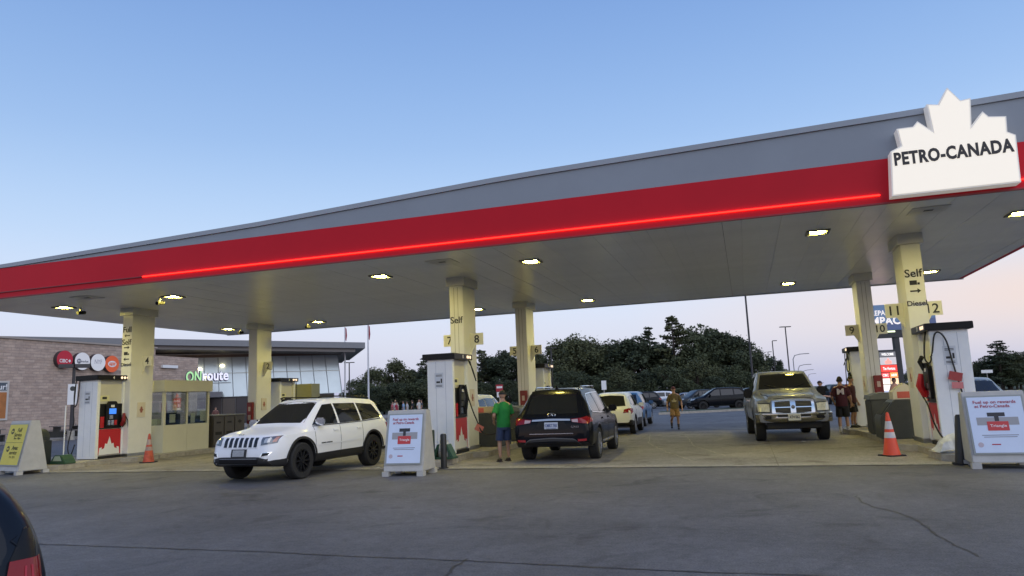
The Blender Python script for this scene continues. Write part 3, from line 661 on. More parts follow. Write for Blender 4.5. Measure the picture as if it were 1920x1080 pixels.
# ------------------------------------------------------------------ cones
or_m = mat('cone_orange', (.62, .06, .022), .5, var=.1, vscale=6, emit=None)
wh_m = mat('cone_band', (.55, .53, .56), .5, var=.1, vscale=12)
def cone(x, y, label, h=.72, dirty=False, z=0):
    t = thing('traffic_cone', label, 'cone', (x, y, z), rnd.uniform(0, 1), 'orange traffic cones')
    b = .155*h/.72
    MB().prism([(-b, -b), (b, -b), (b, b), (-b, b)], 'z', 0, .035).build('base', M['matt'], t, bevel=.01)
    def rad(z): return .135*h/.72*(1-z/h)+.028*(z/h)
    om = mat('cone_dirty', (.42, .07, .04), .6, var=.35, vscale=9) if dirty else or_m
    MB().lathe([(rad(.036)+.015, .036), (rad(.05), .06), (rad(h*.97), h*.97), (rad(h)-.008, h), (.001, h-.002)], 20).build('cone_body', om, t, 40)
    for z0, z1 in ((.42, .55), (.62, .80)):
        MB().lathe([(rad(z0*h)+.003, z0*h), (rad(z1*h)+.003, z1*h)], 20).build('reflective_band', mat('band_dirty', (.40, .30, .28), .6, var=.3) if dirty else wh_m, t, 40)
cone(2.93, 17.95, 'bright orange cone with two white bands on the right', .95)
cone(-18.45, 18.9, 'dirty orange cone in front of the yellow column', .92, True)
cone(-20.75, 17.2, 'small orange cone half hidden by the yellow board', .6, False, .155)

# ------------------------------------------------------------------ bollards, domed bins, stands
def bollard(x, y, label, lean=0., r=.085, h=1.0):
    t = thing('bollard', label, 'bollard', (x, y, 0), 0, 'dark steel bollards'); t.rotation_euler = (0, lean, 0)
    MB().lathe([(r, 0), (r, h-.05), (r*.8, h-.01), (.001, h)], 18).build('post', mat('bollard_black', (.02, .021, .022), .45, var=.2), t, 40)
    MB().lathe([(r*1.5, .0), (r*1.5, .03), (r*1.02, .035)], 18).build('base_ring', M['matt'], t)
bollard(-6.98, 16.15, 'slim dark bollard right of the middle white board', 0, .075, .82)
bollard(3.78, 16.0, 'dark bollard leaning at the left side of the right white board', R(6), .1, .95)
bollard(-20.2, 16.55, 'dark bollard right of the yellow board', 0, .09, .9)
def domed_bin(x, y, label, ma):
    t = thing('domed_bin', label, 'bin', (x, y, .155 if y > 16.35 else 0), 0, 'domed waste bins')
    arc = [(.3*math.cos(a), .78+.3*math.sin(a)) for a in np.linspace(0, math.pi, 13)]
    MB().prism([(-.3, 0), (.3, 0)]+arc, 'y', -.3, .3).build('bin_body', ma, t, bevel=.015)
    MB().prism([(-.22, .2), (.22, .2)]+[(.22*math.cos(a), .76+.24*math.sin(a)) for a in np.linspace(0, math.pi, 11)], 'y', -.306, -.3005).build('opening', M['matt'], t)
    MB().box((.3005, -.25, .0), (.44, .25, .72)).build('side_box', ma, t, bevel=.01)
    MB().box((.38, -.2, .721), (.46, -.1, .84)).build('latch', M['dgrey'], t)
domed_bin(-8.02, 16.75, 'dark green domed bin behind the middle white board', M['green'])
domed_bin(-20.75, 16.75, 'dark domed bin behind the yellow service board', mat('bin_dark', (.02, .026, .027), .5, var=.1))
def washer(x, y, label, pole):
    t = thing('washer_stand', label, 'stand', (x, y, .155), 0, 'green stands on the island noses')
    gr = mat('stand_green', (.03, .085, .05), .5, var=.1)
    if pole:
        MB().prism([(-.3, 0), (.3, 0), (.3, .05), (.13, .27), (-.13, .27), (-.3, .05)], 'y', -.2, .2).build('stand_base', gr, t, bevel=.015)
        MB().prism([(-.17, .1), (.17, .1), (.1, .24), (-.1, .24)], 'y', -.206, -.2005).build('stand_label', mat('stand_label', (.45, .55, .45), .5), t)
        MB().tube([(0, 0, .271), (.0, 0, 1.75)], .018, 8).build('pole', M['lwhite'], t)
    else:
        MB().box((-.3, -.2, 0), (.3, .2, .045)).build('stand_base', gr, t, bevel=.01)
        for s in (-1, 1): MB().prism([(s*.29, .046), (s*.2, .046), (s*.08, .36), (s*.13, .36)], 'y', -.14, .14).build('stand_leg', gr, t)
        j = MB().lathe([(.14, .05), (.16, .1), (.15, .32), (.1, .4), (.11, .46), (.001, .47)], 14).build('jug', mat('jug_white', (.6, .6, .57), .5, var=.1), t, 40)
        MB().box((-.09, -.165, .12), (.09, -.16, .2)).build('jug_label', M['steel'], j)
washer(-7.35, 17.05, 'green stand with a white jug at the foot of the middle pump', False)
washer(-19.95, 17.1, 'green stand with a tall thin white pole at the left island', True)
bag = thing('plastic_sack', 'crumpled white printed sack lying on the right island', 'sack', (3.92, 16.95, .157), R(12)); bag.scale = (1.15, 1.15, 1.3)
q = MB(); rs = random.Random(3); gx, gy = 9, 7
vv = [[(-.32+.64*i/(gx-1)+rs.uniform(-.015, .015), -.2+.4*j/(gy-1)+rs.uniform(-.015, .015), .02+.2*(math.sin(math.pi*i/(gx-1))*math.sin(math.pi*j/(gy-1)))**.5+rs.uniform(-.015, .02)+.1*i/(gx-1)) for j in range(gy)] for i in range(gx)]
q.add([p for r_ in vv for p in r_], [(i*gy+j, (i+1)*gy+j, (i+1)*gy+j+1, i*gy+j+1) for i in range(gx-1) for j in range(gy-1)])
q.build('sack_body', mat('sack_white', (.55, .56, .55), .45, var=.25, vscale=7), bag)
MB().add([(x_, y_, 0.005) for x_, y_ in ((-.33, -.2), (.33, -.2), (.33, .2), (-.33, .2))], [(0, 1, 2, 3)]).build('sack_underside', MATS['sack_white'], bag)
for (px_, py_, i) in ((-8.9, 16.35, 0), (-8.6, 16.6, 1), (1.2, 22.6, 2), (1.5, 22.75, 3)):
    o = MB().add([(rs.uniform(-.12, .12), rs.uniform(-.07, .07), rs.uniform(0, .03)) for _ in range(5)], [(0, 1, 2), (0, 2, 3), (0, 3, 4), (1, 3, 4)]).build('litter', mat('litter_white', (.6, .6, .58), .6), loc=(px_, py_, .014))
    tag(o, ['scrap of white paper under the tail of the white car', 'smaller paper scrap beside the middle white board', 'white scrap on the concrete under the grey pickup', 'second white scrap under the grey pickup'][i], 'litter', 'paper scraps on the ground')
# ------------------------------------------------------------------ service building
def stone_mat():
    ma = bpy.data.materials.new('stone_veneer'); ma.use_nodes = True; t = ma.node_tree; b = t.nodes['Principled BSDF']; n = t.nodes.new; l = t.links.new
    tcn = n('ShaderNodeTexCoord'); mp_ = n('ShaderNodeMapping'); mp_.inputs['Rotation'].default_value = (R(90), 0, R(90)); l(tcn.outputs['Object'], mp_.inputs[0])
    sp = n('ShaderNodeSeparateXYZ'); l(tcn.outputs['Object'], sp.inputs[0]); cb_ = n('ShaderNodeCombineXYZ'); ad = n('ShaderNodeMath'); ad.operation = 'ADD'
    l(sp.outputs[0], ad.inputs[0]); l(sp.outputs[1], ad.inputs[1]); l(ad.outputs[0], cb_.inputs[0]); l(sp.outputs[2], cb_.inputs[1])
    br = n('ShaderNodeTexBrick'); br.inputs['Scale'].default_value = 1.0; br.inputs['Brick Width'].default_value = .55; br.inputs['Row Height'].default_value = .2
    br.inputs['Mortar Size'].default_value = .012; br.inputs['Mortar Smooth'].default_value = .3; br.offset_frequency = 2; br.squash = 1.4; br.squash_frequency = 3
    br.inputs['Color1'].default_value = (.42, .32, .265, 1); br.inputs['Color2'].default_value = (.52, .41, .345, 1); br.inputs['Mortar'].default_value = (.30, .25, .225, 1)
    l(cb_.outputs[0], br.inputs['Vector'])
    nz = n('ShaderNodeTexNoise'); nz.inputs['Scale'].default_value = 1.3; nz.inputs['Detail'].default_value = 8; nz.inputs['Roughness'].default_value = .7
    m2 = n('ShaderNodeMapping'); m2.inputs['Scale'].default_value = (1, 1, 3.2); l(tcn.outputs['Object'], m2.inputs[0]); l(m2.outputs[0], nz.inputs['Vector'])
    rp = n('ShaderNodeValToRGB'); l(nz.outputs[0], rp.inputs[0]); rp.color_ramp.elements[0].position = .3; rp.color_ramp.elements[1].position = .7
    rp.color_ramp.elements[0].color = (.66, .66, .68, 1); rp.color_ramp.elements[1].color = (1.22, 1.18, 1.12, 1)
    mx = n('ShaderNodeMix'); mx.data_type = 'RGBA'; mx.blend_type = 'MULTIPLY'; mx.inputs[0].default_value = 1.; l(br.outputs[0], mx.inputs[6]); l(rp.outputs[0], mx.inputs[7])
    l(mx.outputs[2], b.inputs['Base Color']); b.inputs['Roughness'].default_value = .9
    bp = n('ShaderNodeBump'); bp.inputs['Strength'].default_value = .5; bp.inputs['Distance'].default_value = .03; l(br.outputs['Fac'], bp.inputs['Height']); bp.invert = True; l(bp.outputs[0], b.inputs['Normal'])
    return ma
stone = stone_mat()
WX = -48.0
bd = thing('service_building', 'long stone clad service building with glass pavilion and flat grey roof', 'building', (WX, 40, 0))
def loc(p): return (p[0]-WX, p[1]-40, p[2] if len(p) > 2 else 0)
def bbox(name, a, b, ma, parent=bd): return MB().box(loc(a), loc(b)).build(name, ma, parent)
bbox('wall', (WX-12, 14, 0), (WX, 49.5, 7.0), stone)
bbox('coping', (WX-12.1, 13.9, 7.001), (WX+.12, 49.6, 7.12), mat('coping', (.36, .31, .27), .7))
bbox('wing_wall', (WX-6, 49.61, 0), (WX-1.2, 56, 6.5), stone)
# windows with posters, round brand plates
pf = mat('window_white', (.55, .52, .48), .5)
pw_ = bbox('poster_window', (WX+.002, 31.2, 1.45), (WX+.08, 36.65, 4.1), pf)
bbox('poster_head', (WX+.081, 31.4, 3.45), (WX+.09, 36.5, 3.98), mat('poster_slate', (.08, .10, .12), .5), pw_)
bbox('poster_body', (WX+.081, 31.4, 1.58), (WX+.09, 36.5, 3.33), mat('poster_orange', (.42, .16, .045), .5, var=.35, vscale=.8), pw_)
text('ur!', .38, M['lwhite'], pw_, (.095, -3.8, 3.7), R(90), .02)
DISC = [('CIBC', (.36, .012, .03), (40.55, 6.1), 'lw'), ('market', (.62, .62, .64), (42.05, 6.02), 'lt'), ('NYF', (.62, .62, .64), (43.45, 5.98), 'lt'), ('A&W', (.60, .10, .03), (44.75, 5.9), 'aw')]
for s, c, (yy, zz), k in DISC:
    lab = {'CIBC': 'dark red round sign with white bank lettering on the stone wall', 'market': 'white round sign reading market on the stone wall', 'NYF': 'white round sign with a faint grey monogram on the stone wall', 'A&W': 'orange round sign half hidden behind the lettered column'}[s]
    t = thing('round_sign', lab, 'sign', (WX, yy, zz-.4), 0, 'round brand signs on the stone wall')
    MB().lathe([(.66, .002), (.66, .35)], 36, 'x').build('sign_case', mat('disc_case', (.05, .035, .04), .5), t, 40)
    fc = MB().lathe([(.66, .3505), (.65, .37)], 36, 'x').build('sign_face', mat('disc_'+s.replace('&', 'n'), c, .4, emit=c, estr=.25), t, 40)
    if k == 'lw':
        text(s, .26, M['lwhite'], fc, (.376, -.12, -.1), R(90), .03, wide=.66)
        MB().prism([(.45+.2, -.15), (.45+.0, .06), (.45-.02+.4, .06)][:0] or [(.38, -.22), (.5, -.1), (.38, .02), (.26, -.1)], 'x', .3705, .38).build('diamond_mark', M['lwhite'], fc)
    elif s == 'market':
        gm = mat('disc_print', (.16, .16, .20), .5)
        MB().lathe([(.19, .3705), (.19, .374)], 24, 'x', (0, -.31, 0)).build('roundel', gm, fc)
        text('M', .2, M['lwhite'], fc, (.382, -.31, 0), R(90), .02); text(s, .19, gm, fc, (.376, .2, 0), R(90), .015, wide=.62)
    elif s == 'NYF':
        text('NYF', .36, mat('disc_print_pale', (.38, .36, .42), .5), fc, (.376, 0, .05), R(90), 0., wide=.66)
    else:
        MB().lathe([(.4, .3705), (.4, .374)], 30, 'x').build('oval', M['lwhite'], fc).scale = (1, 1, .62)
        text('A&W', .27, MATS['disc_AnW'], fc, (.382, 0, 0), R(90), .03, wide=.62)
# ---- glass pavilion, its own frame along the facade
pA, pB = far(290, 75), far(632, 80.5)
dX = (pB-pA); LEN = dX.length; ang = math.atan2(dX.y, dX.x)

def pvp(name, mb, ma, parent=None, smooth=None):
    """part of the building set out in the facade's own frame (x along the glass, y inward)"""
    q = pA-Vector((WX, 40, 0))
    return mb.build(name, ma, bd if parent is None else parent, smooth, loc=q if parent is None else (0, 0, 0), rot=(0, 0, ang) if parent is None else (0, 0, 0))
X0, X1 = -12.0, LEN; HT = 7.45; LEANB = 1.05
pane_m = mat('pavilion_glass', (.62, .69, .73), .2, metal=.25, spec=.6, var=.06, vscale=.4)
mul = mat('mullion_grey', (.26, .28, .30), .4)
npan = 22; w_ = (X1-X0)/npan
for i in range(npan):
    for z0, z1 in ((2.9, 5.35), (5.42, HT-.35)):
        def yy(z): return -LEANB*(1-z/HT)
        xa, xb = X0+i*w_+.035, X0+(i+1)*w_-.035
        sh = 1.2 if i == npan-1 else .55
        def xx(x_, z): return x_+(HT-z)/HT*(.35*(x_-X0)/(X1-X0))*2.2
        v = [(xx(xa, z0), yy(z0), z0), (xx(xb, z0), yy(z0), z0), (xx(xb, z1), yy(z1), z1), (xx(xa, z1), yy(z1), z1)]
        v += [(a, b+.05, c) for a, b, c in v]
        pvp('window_pane', MB().add(v, [(0, 1, 2, 3), (7, 6, 5, 4), (0, 4, 5, 1), (1, 5, 6, 2), (2, 6, 7, 3), (3, 7, 4, 0)]), pane_m)
def slab(x0, x1, y0, y1, z0, z1): return MB().box((x0, y0, z0), (x1, y1, z1))
for i in range(npan+1):
    xa = X0+i*w_
    def xx(x_, z): return x_+(HT-z)/HT*(.35*(x_-X0)/(X1-X0))*2.2
    pvp('mullion', MB().tube([(xx(xa, 0), -LEANB+.06, 0), (xx(xa, HT), .06, HT)], .05, 4), mul)
pvp('transom', slab(X0, X1+.3, -LEANB*(1-5.385/HT)-.02, -LEANB*(1-5.385/HT)+.1, 5.352, 5.418), M['cream'])
pvp('core_wall', slab(X0+.3, X1-.3, .35, 16, 0, HT-.2), mat('core_dark', (.16, .17, .18), .6))
pvp('head_band', slab(X0-1, X1+.4, -.25, .3, HT-.349, HT), mat('head_bronze', (.14, .09, .065), .5))
pvp('bright_trim', slab(X0-1, X1+.5, -.42, -.252, HT-.06, HT+.06), mat('trim_pale', (.55, .50, .45), .4))
# sloping roof: left higher than right
rf = mat('roof_grey', (.20, .205, .22), .5, var=.05); rd = mat('roof_soffit', (.045, .033, .03), .6)
xl, xr = -15.2, LEN+2.6
def rz_(x_): return 9.25+(8.05-9.25)*(x_-xl)/(xr-xl)
def roofslab(name, ya, yb, ta, tb, ma, xa=xl, xb=xr):
    v = [(x_, y_, rz_(x_)+t_) for t_ in (ta, tb) for x_, y_ in ((xa, ya), (xb, ya), (xb, yb), (xa, yb))]
    return pvp(name, MB().add(v, [(0, 3, 2, 1), (4, 5, 6, 7), (0, 1, 5, 4), (1, 2, 6, 5), (2, 3, 7, 6), (3, 0, 4, 7)]), ma)
roofslab('roof', -5, 16, -.62, 0, rf)
roofslab('roof_step', -4.6, 16, -1.0, -.621, mat('roof_step', (.19, .17, .165), .5), xl+.5, xr-1.0)
v = []
for (x_, a, b) in ((xl+1.5, -4.2, .2), (xr-2.2, -4.2, .2)):
    v += [(x_, a, rz_(x_)-1.001), (x_, b, rz_(x_)-1.001), (x_, b, HT+.061)]
pvp('sloped_soffit', MB().add(v, [(0, 1, 2), (3, 5, 4), (0, 2, 5, 3), (0, 3, 4, 1), (1, 4, 5, 2)]), rd)
# entrance doors below the sign
ent = mat('door_frame', (.09, .085, .09), .5)
pvp('entrance_canopy', slab(-1.5, 6.6, -3.4, -1.2, 2.85, 3.4), mat('entrance_grey', (.16, .16, .18), .5))
pvp('shopfront', slab(-7, LEN-.5, -1.02, -.9, 0, 2.84), mat('shopfront_dark', (.05, .045, .045), .2))
for i in range(14):
    d = pvp('door_leaf', slab(-6.9+i*1.35, -5.7+i*1.35, -1.1, -1.03, .1, 2.7), mat('door_glass_%d' % (i % 3), ((.05, .04, .04), (.10, .085, .075), (.06, .055, .06))[i % 3], .15))
    MB().box((-5.7+i*1.35, -1.14, .05), (-5.62+i*1.35, -1.06, 2.75)).build('door_frame', ent, d)
    if i in (4, 5, 6, 8): MB().box((-6.75+i*1.35, -1.112, .5), (-5.85+i*1.35, -1.101, 1.75)).build('door_poster', M['lwhite'], d)
bbox('wall_fitting', (WX-1.198, 51.4, 5.45), (WX-.95, 53.2, 5.7), M['lwhite'])
# sign
sgn = thing('building_sign', 'illuminated ONroute lettering, green and white, over the entrance', 'sign', far(385, 63, 0))
sgn.rotation_euler = (0, 0, ang)
sm = mat('sign_green', (.35, .62, .30), .4, emit=(.40, .75, .34), estr=.55); sw = mat('sign_white', (.7, .7, .78), .4, emit=(.80, .78, .95), estr=.6); sb_ = mat('sign_back', (.03, .02, .07), .5)
for s, ma, x_, wd in (('ON', sm, -.98, 1.22), ('route', sw, .78, 2.1)):
    text(s, .92, ma, sgn, (x_, -.25, 4.5), 0, .02, wide=wd, ext=.05)
    text(s, .96, sb_, sgn, (x_-.08, -.05, 4.48), 0, .045, wide=wd*1.02, ext=.10, name='letter_return')
MB().box((-1.8, .12, 3.86), (2.0, .2, 3.94)).build('sign_rail', mul, sgn)
# lamps seen inside the pavilion glass
lampin = mat('hall_lamp', (.9, .85, .6), .4, emit=(1, .85, .5), estr=5)
for i, (x_, z_) in enumerate([(1.6, 6.1), (4.2, 5.9), (6.4, 6.2), (10.2, 6.2), (-.8, 5.0), (1.4, 4.9), (4.9, 5.0)]):
    pvp('hall_lamp', MB().lathe([(.02, .16), (.22, .05), (.24, -.05), (.02, -.1)], 12, 'z', (x_, -LEANB*(1-z_/HT)-.12, z_)), lampin, None, 40)
# benches and planters before the stone wall
for i, (yy_, lab) in enumerate(((33.0, 'low bench left of the yellow board against the stone wall'), (38.6, 'low bench behind the domed dark bin'), (42.3, 'dark picnic bench left of the white pump by the wall'))):
    t = thing('bench', lab, 'bench', (WX+3.1, yy_, .15), R(90), 'benches along the stone wall')
    MB().box((-1.0, -.4, .72), (1.0, .4, .79)).build('table_top', mat('bench_wood', (.22, .19, .17), .7), t)
    for s in (-1, 1):
        MB().box((-1.0, s*.75-.14, .42), (1.0, s*.75+.14, .48)).build('seat', MATS['bench_wood'], t)
        MB().box((s*.7-.05, -.7, 0), (s*.7+.05, .7, .41)).box((s*.7-.05, -.3, .411), (s*.7+.05, .3, .72)).build('leg', M['dgrey'], t)
def bush(x, y, z, r, label, seed):
    t = thing('shrub', label, 'shrub', (x, y, z), 0, 'small shrubs by the stone wall'); rr = random.Random(seed); q = MB()
    for _ in range(260):
        d = Vector((rr.gauss(0, 1), rr.gauss(0, 1), abs(rr.gauss(0, .8)))).normalized()*r*rr.uniform(.5, 1); a = Vector((rr.uniform(-1, 1), rr.uniform(-1, 1), rr.uniform(-1, 1))).normalized()*.12
        b = d.cross(a).normalized()*.1; q.add([d-a, d+b, d+a, d-b], [(0, 1, 2, 3)])
    q.build('foliage', mat('shrub_leaf', (.03, .04, .028), .8), t)
    MB().tube([(0, 0, 0), (0, 0, r*.6)], .04, 6).build('stem', mat('bark', (.06, .045, .035), .9), t)
bush(WX+1.4, 41.2, .15, .9, 'dark shrub behind the left pump at the stone wall', 5)
# double headed lamp post before the wall
def lamp_post(pos, h, label, heads=2, r=.07, rz=0., arm=.9, flag=None, headsize=(.38, .16, .08)):
    t = thing('lamp_post', label, 'lamp post', pos, rz, 'lamp posts')
    pm_ = mat('post_bronze', (.045, .042, .045), .5)
    MB().tube([(0, 0, 0), (0, 0, h)], [r*1.25, r], 8).build('pole', pm_, t, 40)
    if h > 2: MB().lathe([(r*2.6, 0), (r*2.4, .6), (.01, .61)], 12).build('footing', M['conc'], t)
    for s in ((-1, 1) if heads == 2 else (1,)):
        MB().box((s*.05 if s > 0 else -arm-headsize[0], -headsize[1], h-.02), (arm+headsize[0] if s > 0 else s*.05, headsize[1], h+headsize[2])).build('lamp_head', pm_, t)
    return t
lp = lamp_post((-42.5, 36.9, 0), 4.75, 'double headed lamp post with a white parking sign before the stone wall', 2, .09, R(50), .45, None, (.45, .28, .22))
q = MB().box((-.28, -.13, 2.3), (.28, -.11, 3.65)).build('parking_sign', M['lwhite'], lp)
MB().lathe([(.16, -.134), (.16, -.131)], 16, 'y', (0, 0, 3.35)).build('sign_print', M['dgrey'], q)
q.rotation_euler = (0, 0, R(-12))
# ------------------------------------------------------------------ poles and signs farther off
for px, dep, h, lab in ((1413, 62, 12.5, 'tall dark lamp post reaching the canopy edge left of the pickup'),
                        (1483, 90, 9.0, 'double headed lamp post above the pickup roof'), (1456, 110, 8.6, 'lamp post left of the double headed one, with one arm'),
                        (1446, 140, 8.4, 'small far lamp post just above the tree tops'), (655, 95, 7.0, 'lamp post left of the flagpoles against the trees'),
                        (1037, 88, 7.4, 'lamp post in front of the wood beside plate six')):
    lamp_post(far(px, dep), h, lab, 2 if px in (1483, 655, 1037) else 1, .075, YAW, .3 if px != 1413 else .5)
for i, (px, dep, h) in enumerate(((1492, 150, 8.2), (1500, 185, 7.0), (1508, 230, 6.6), (1517, 300, 6.5))):
    t = thing('road_lamp', ['nearest and tallest of the curved road lamps above the pickup', 'second curved road lamp behind the pickup', 'third curved road lamp, near the man in the cap', 'farthest and smallest curved road lamp'][i], 'street lamp', far(px, dep), YAW, 'curved road lamps on the highway')
    MB().tube([(0, 0, 0), (0, 0, h-1), (.4, 0, h-.25), (1.5, 0, h), (2.6, 0, h+.05)], .09, 6).build('pole', mat('galvanised', (.25, .25, .27), .5), t)
    MB().box((2.6, -.15, h-.03), (3.4, .15, h+.12)).build('lamp_head', MATS['galvanised'], t)
for px, dep, lab in ((647, 78, 'left of the two tall flagpoles behind the roof tip'), (691, 70, 'right of the two tall flagpoles, passing the roof tip')):
    t = thing('flagpole', lab, 'flagpole', far(px, dep), YAW, 'flagpoles by the service building')
    MB().tube([(0, 0, 0), (0, 0, 10.5)], [.11, .05], 8).build('pole', mat('pole_white', (.6, .6, .63), .4), t, 40)
    MB().lathe([(.4, 0), (.4, .2), (.01, .21)], 12).build('footing', M['conc'], t)
    q = MB(); ft = 9.9 if px == 647 else 9.2
    q.add([(.06, 0, ft), (.16, .05, ft-.15), (.2, .12, ft-.9), (.13, .02, ft-1.5), (.06, 0, ft-1.4), (.06, .06, ft), (.16, .11, ft-.15), (.2, .18, ft-.9), (.13, .08, ft-1.5), (.06, .06, ft-1.4)],
          [(0, 1, 2, 3, 4), (9, 8, 7, 6, 5), (0, 5, 6, 1), (1, 6, 7, 2), (2, 7, 8, 3), (3, 8, 9, 4), (4, 9, 5, 0)])
    q.build('flag', mat('flag_red', (.30, .05, .07), .8), t)
# roadside pylon with a blue billboard and lit brand panels
pyl = thing('pylon_sign', 'tall dark pylon with a blue billboard and lit brand panels on the right', 'sign', far(1683, 48), YAW+R(-6))
dk = mat('pylon_dark', (.03, .032, .036), .5)
for x_ in (-1.32, .2, 1.9): MB().box((x_-.16, -.2, 0), (x_+.16, .2, 4.55)).build('pylon_post', dk, pyl)
MB().box((-1.5, -.25, 4.551), (2.3, .25, 5.05)).build('beam', dk, pyl)
bb = MB().box((-2.05, -.3, 5.06), (2.75, .1, 6.75)).build('billboard', mat('billboard_blue', (.075, .135, .24), .4, emit=(.10, .17, .30), estr=.5), pyl)
MB().prism([(-2.04, 5.07), (2.74, 5.07), (2.74, 5.75), (-2.04, 5.45)], 'y', -.306, -.3005).build('blue_shape', mat('billboard_navy', (.05, .07, .15), .4, emit=(.07, .10, .22), estr=.5), bb)
wl = mat('billboard_white', (.75, .70, .68), .4, emit=(1, .9, .85), estr=.55)
text('PREPARED', .34, wl, bb, (-.58, -.312, 6.22), 0, .02, wide=1.8); text('IMPACT', .52, wl, bb, (-.28, -.312, 5.68), 0, .03, wide=2.45)
MB().box((-.95, -.32, 4.9), (.1, -.26, 5.0)).build('strip_lamp', mat('strip_lamp', (.8, .9, .6), .4, emit=(.9, 1, .65), estr=1.2), pyl)
lb = MB().box((-1.1, -.28, .3), (.0, .15, 3.75)).build('light_box', dk, pyl)
rows = [((-1.06, -.04, 3.3, 3.62), (.10, .10, .11), 'WELCOME'), ((-1.06, -.04, 2.78, 3.27), (.35, .33, .34), None), ((-1.06, -.04, 2.3, 2.75), (.65, .04, .03), 'Tim Hortons'),
        ((-1.06, -.57, 1.92, 2.26), (.62, .05, .05), 'CIBC'), ((-.53, -.04, 1.92, 2.26), (.75, .25, .07), 'A&W'),
        ((-1.06, -.57, 1.5, 1.88), (.8, .72, .6), None), ((-.53, -.04, 1.5, 1.88), (.72, .5, .3), None),
        ((-1.06, -.57, 1.08, 1.46), (.8, .72, .66), None), ((-.53, -.04, 1.08, 1.46), (.8, .72, .7), None),
        ((-1.06, -.57, .68, 1.04), (.5, .55, .75), 'i'), ((-.53, -.04, .68, 1.04), (.78, .72, .78), None), ((-1.06, -.57, .34, .64), (.8, .76, .72), None), ((-.53, -.04, .34, .64), (.78, .75, .7), None)]
for i, ((x0, x1, z0, z1), c, s) in enumerate(rows):
    pn = MB().box((x0, -.3, z0), (x1, -.2805, z1)).build('brand_panel', mat('brand_panel_%d' % i, c, .4, emit=c, estr=1.25), lb)
    if s: text(s, min(.2, (z1-z0)*.5), mat('brand_print', (.8, .78, .75), .4, emit=(1, .95, .9), estr=1.), pn, ((x0+x1)/2, -.304, (z0+z1)/2), 0, .02, wide=(x1-x0)*.75 if len(s) > 1 else None)
    if i == 1: MB().prism([(-.55+a*.5, 2.82+b*.4) for a, b in ((-.4, 0), (.4, 0), (.4, .5), (.2, .55), (0, 1), (-.2, .55), (-.4, .5))], 'y', -.306, -.3005).build('leaf_mark', mat('leaf_lit', (.8, .1, .08), .4, emit=(1, .35, .3), estr=1.1), pn)
# green highway panel and small signs
hs = thing('highway_sign', 'green and white roadside panel in front of the right hand trees', 'sign', far(1925, 118), YAW+R(-4))
MB().box((-3.2, -.1, .6), (4, .1, 3.2)).build('panel', mat('hs_grey', (.42, .41, .40), .6), hs)
MB().box((-3.2, -.14, 2.3), (4, -.1005, 3.2)).build('green_band', mat('hs_green', (.03, .20, .06), .5), hs)
for k in range(4): MB().box((-2.6+k*1.6, -.14, 1.3), (-1.6+k*1.6, -.1005, 1.9)).build('dark_patch', M['dgrey'], hs)
for x_ in (-2.4, 3): MB().box((x_-.1, .101, 0), (x_+.1, .25, 3.0)).build('post', M['steel'], hs)
def road_sign(px, dep, label, board, ma, hz, name='road_sign', txt=None):
    t = thing(name, label, 'sign', far(px, dep), YAW, 'small signs on posts')
    MB().tube([(0, 0, 0), (0, 0, hz+board[1])], .035, 6).build('post', M['steel'], t)
    b = MB().box((-board[0]/2, -.06, hz), (board[0]/2, -.038, hz+board[1])).build('board', ma, t)
    return t, b
road_sign(1852, 95, 'white strip sign on a thin post before the right hand trees', (1.5, .4), M['lwhite'], 2.35)
t, b = road_sign(937, 44, 'red and white regulation sign above the cap of the man in green', (.42, .42), mat('sign_red', (.40, .03, .05), .5), 2.0)
MB().box((-.17, -.064, 2.2), (.17, -.0605, 2.32)).build('sign_print', M['lwhite'], b)
MB().box((-.17, -.06, 1.66), (.17, -.038, 1.97)).build('sub_board', M['lwhite'], t)
road_sign(1133, 60, 'small white marker on a post above the white crossover', (.4, .75), M['lwhite'], 1.95)
road_sign(1790, 31, 'thin bare pole beside the silver car behind the right pump', (.06, .06), M['steel'], 2.15)

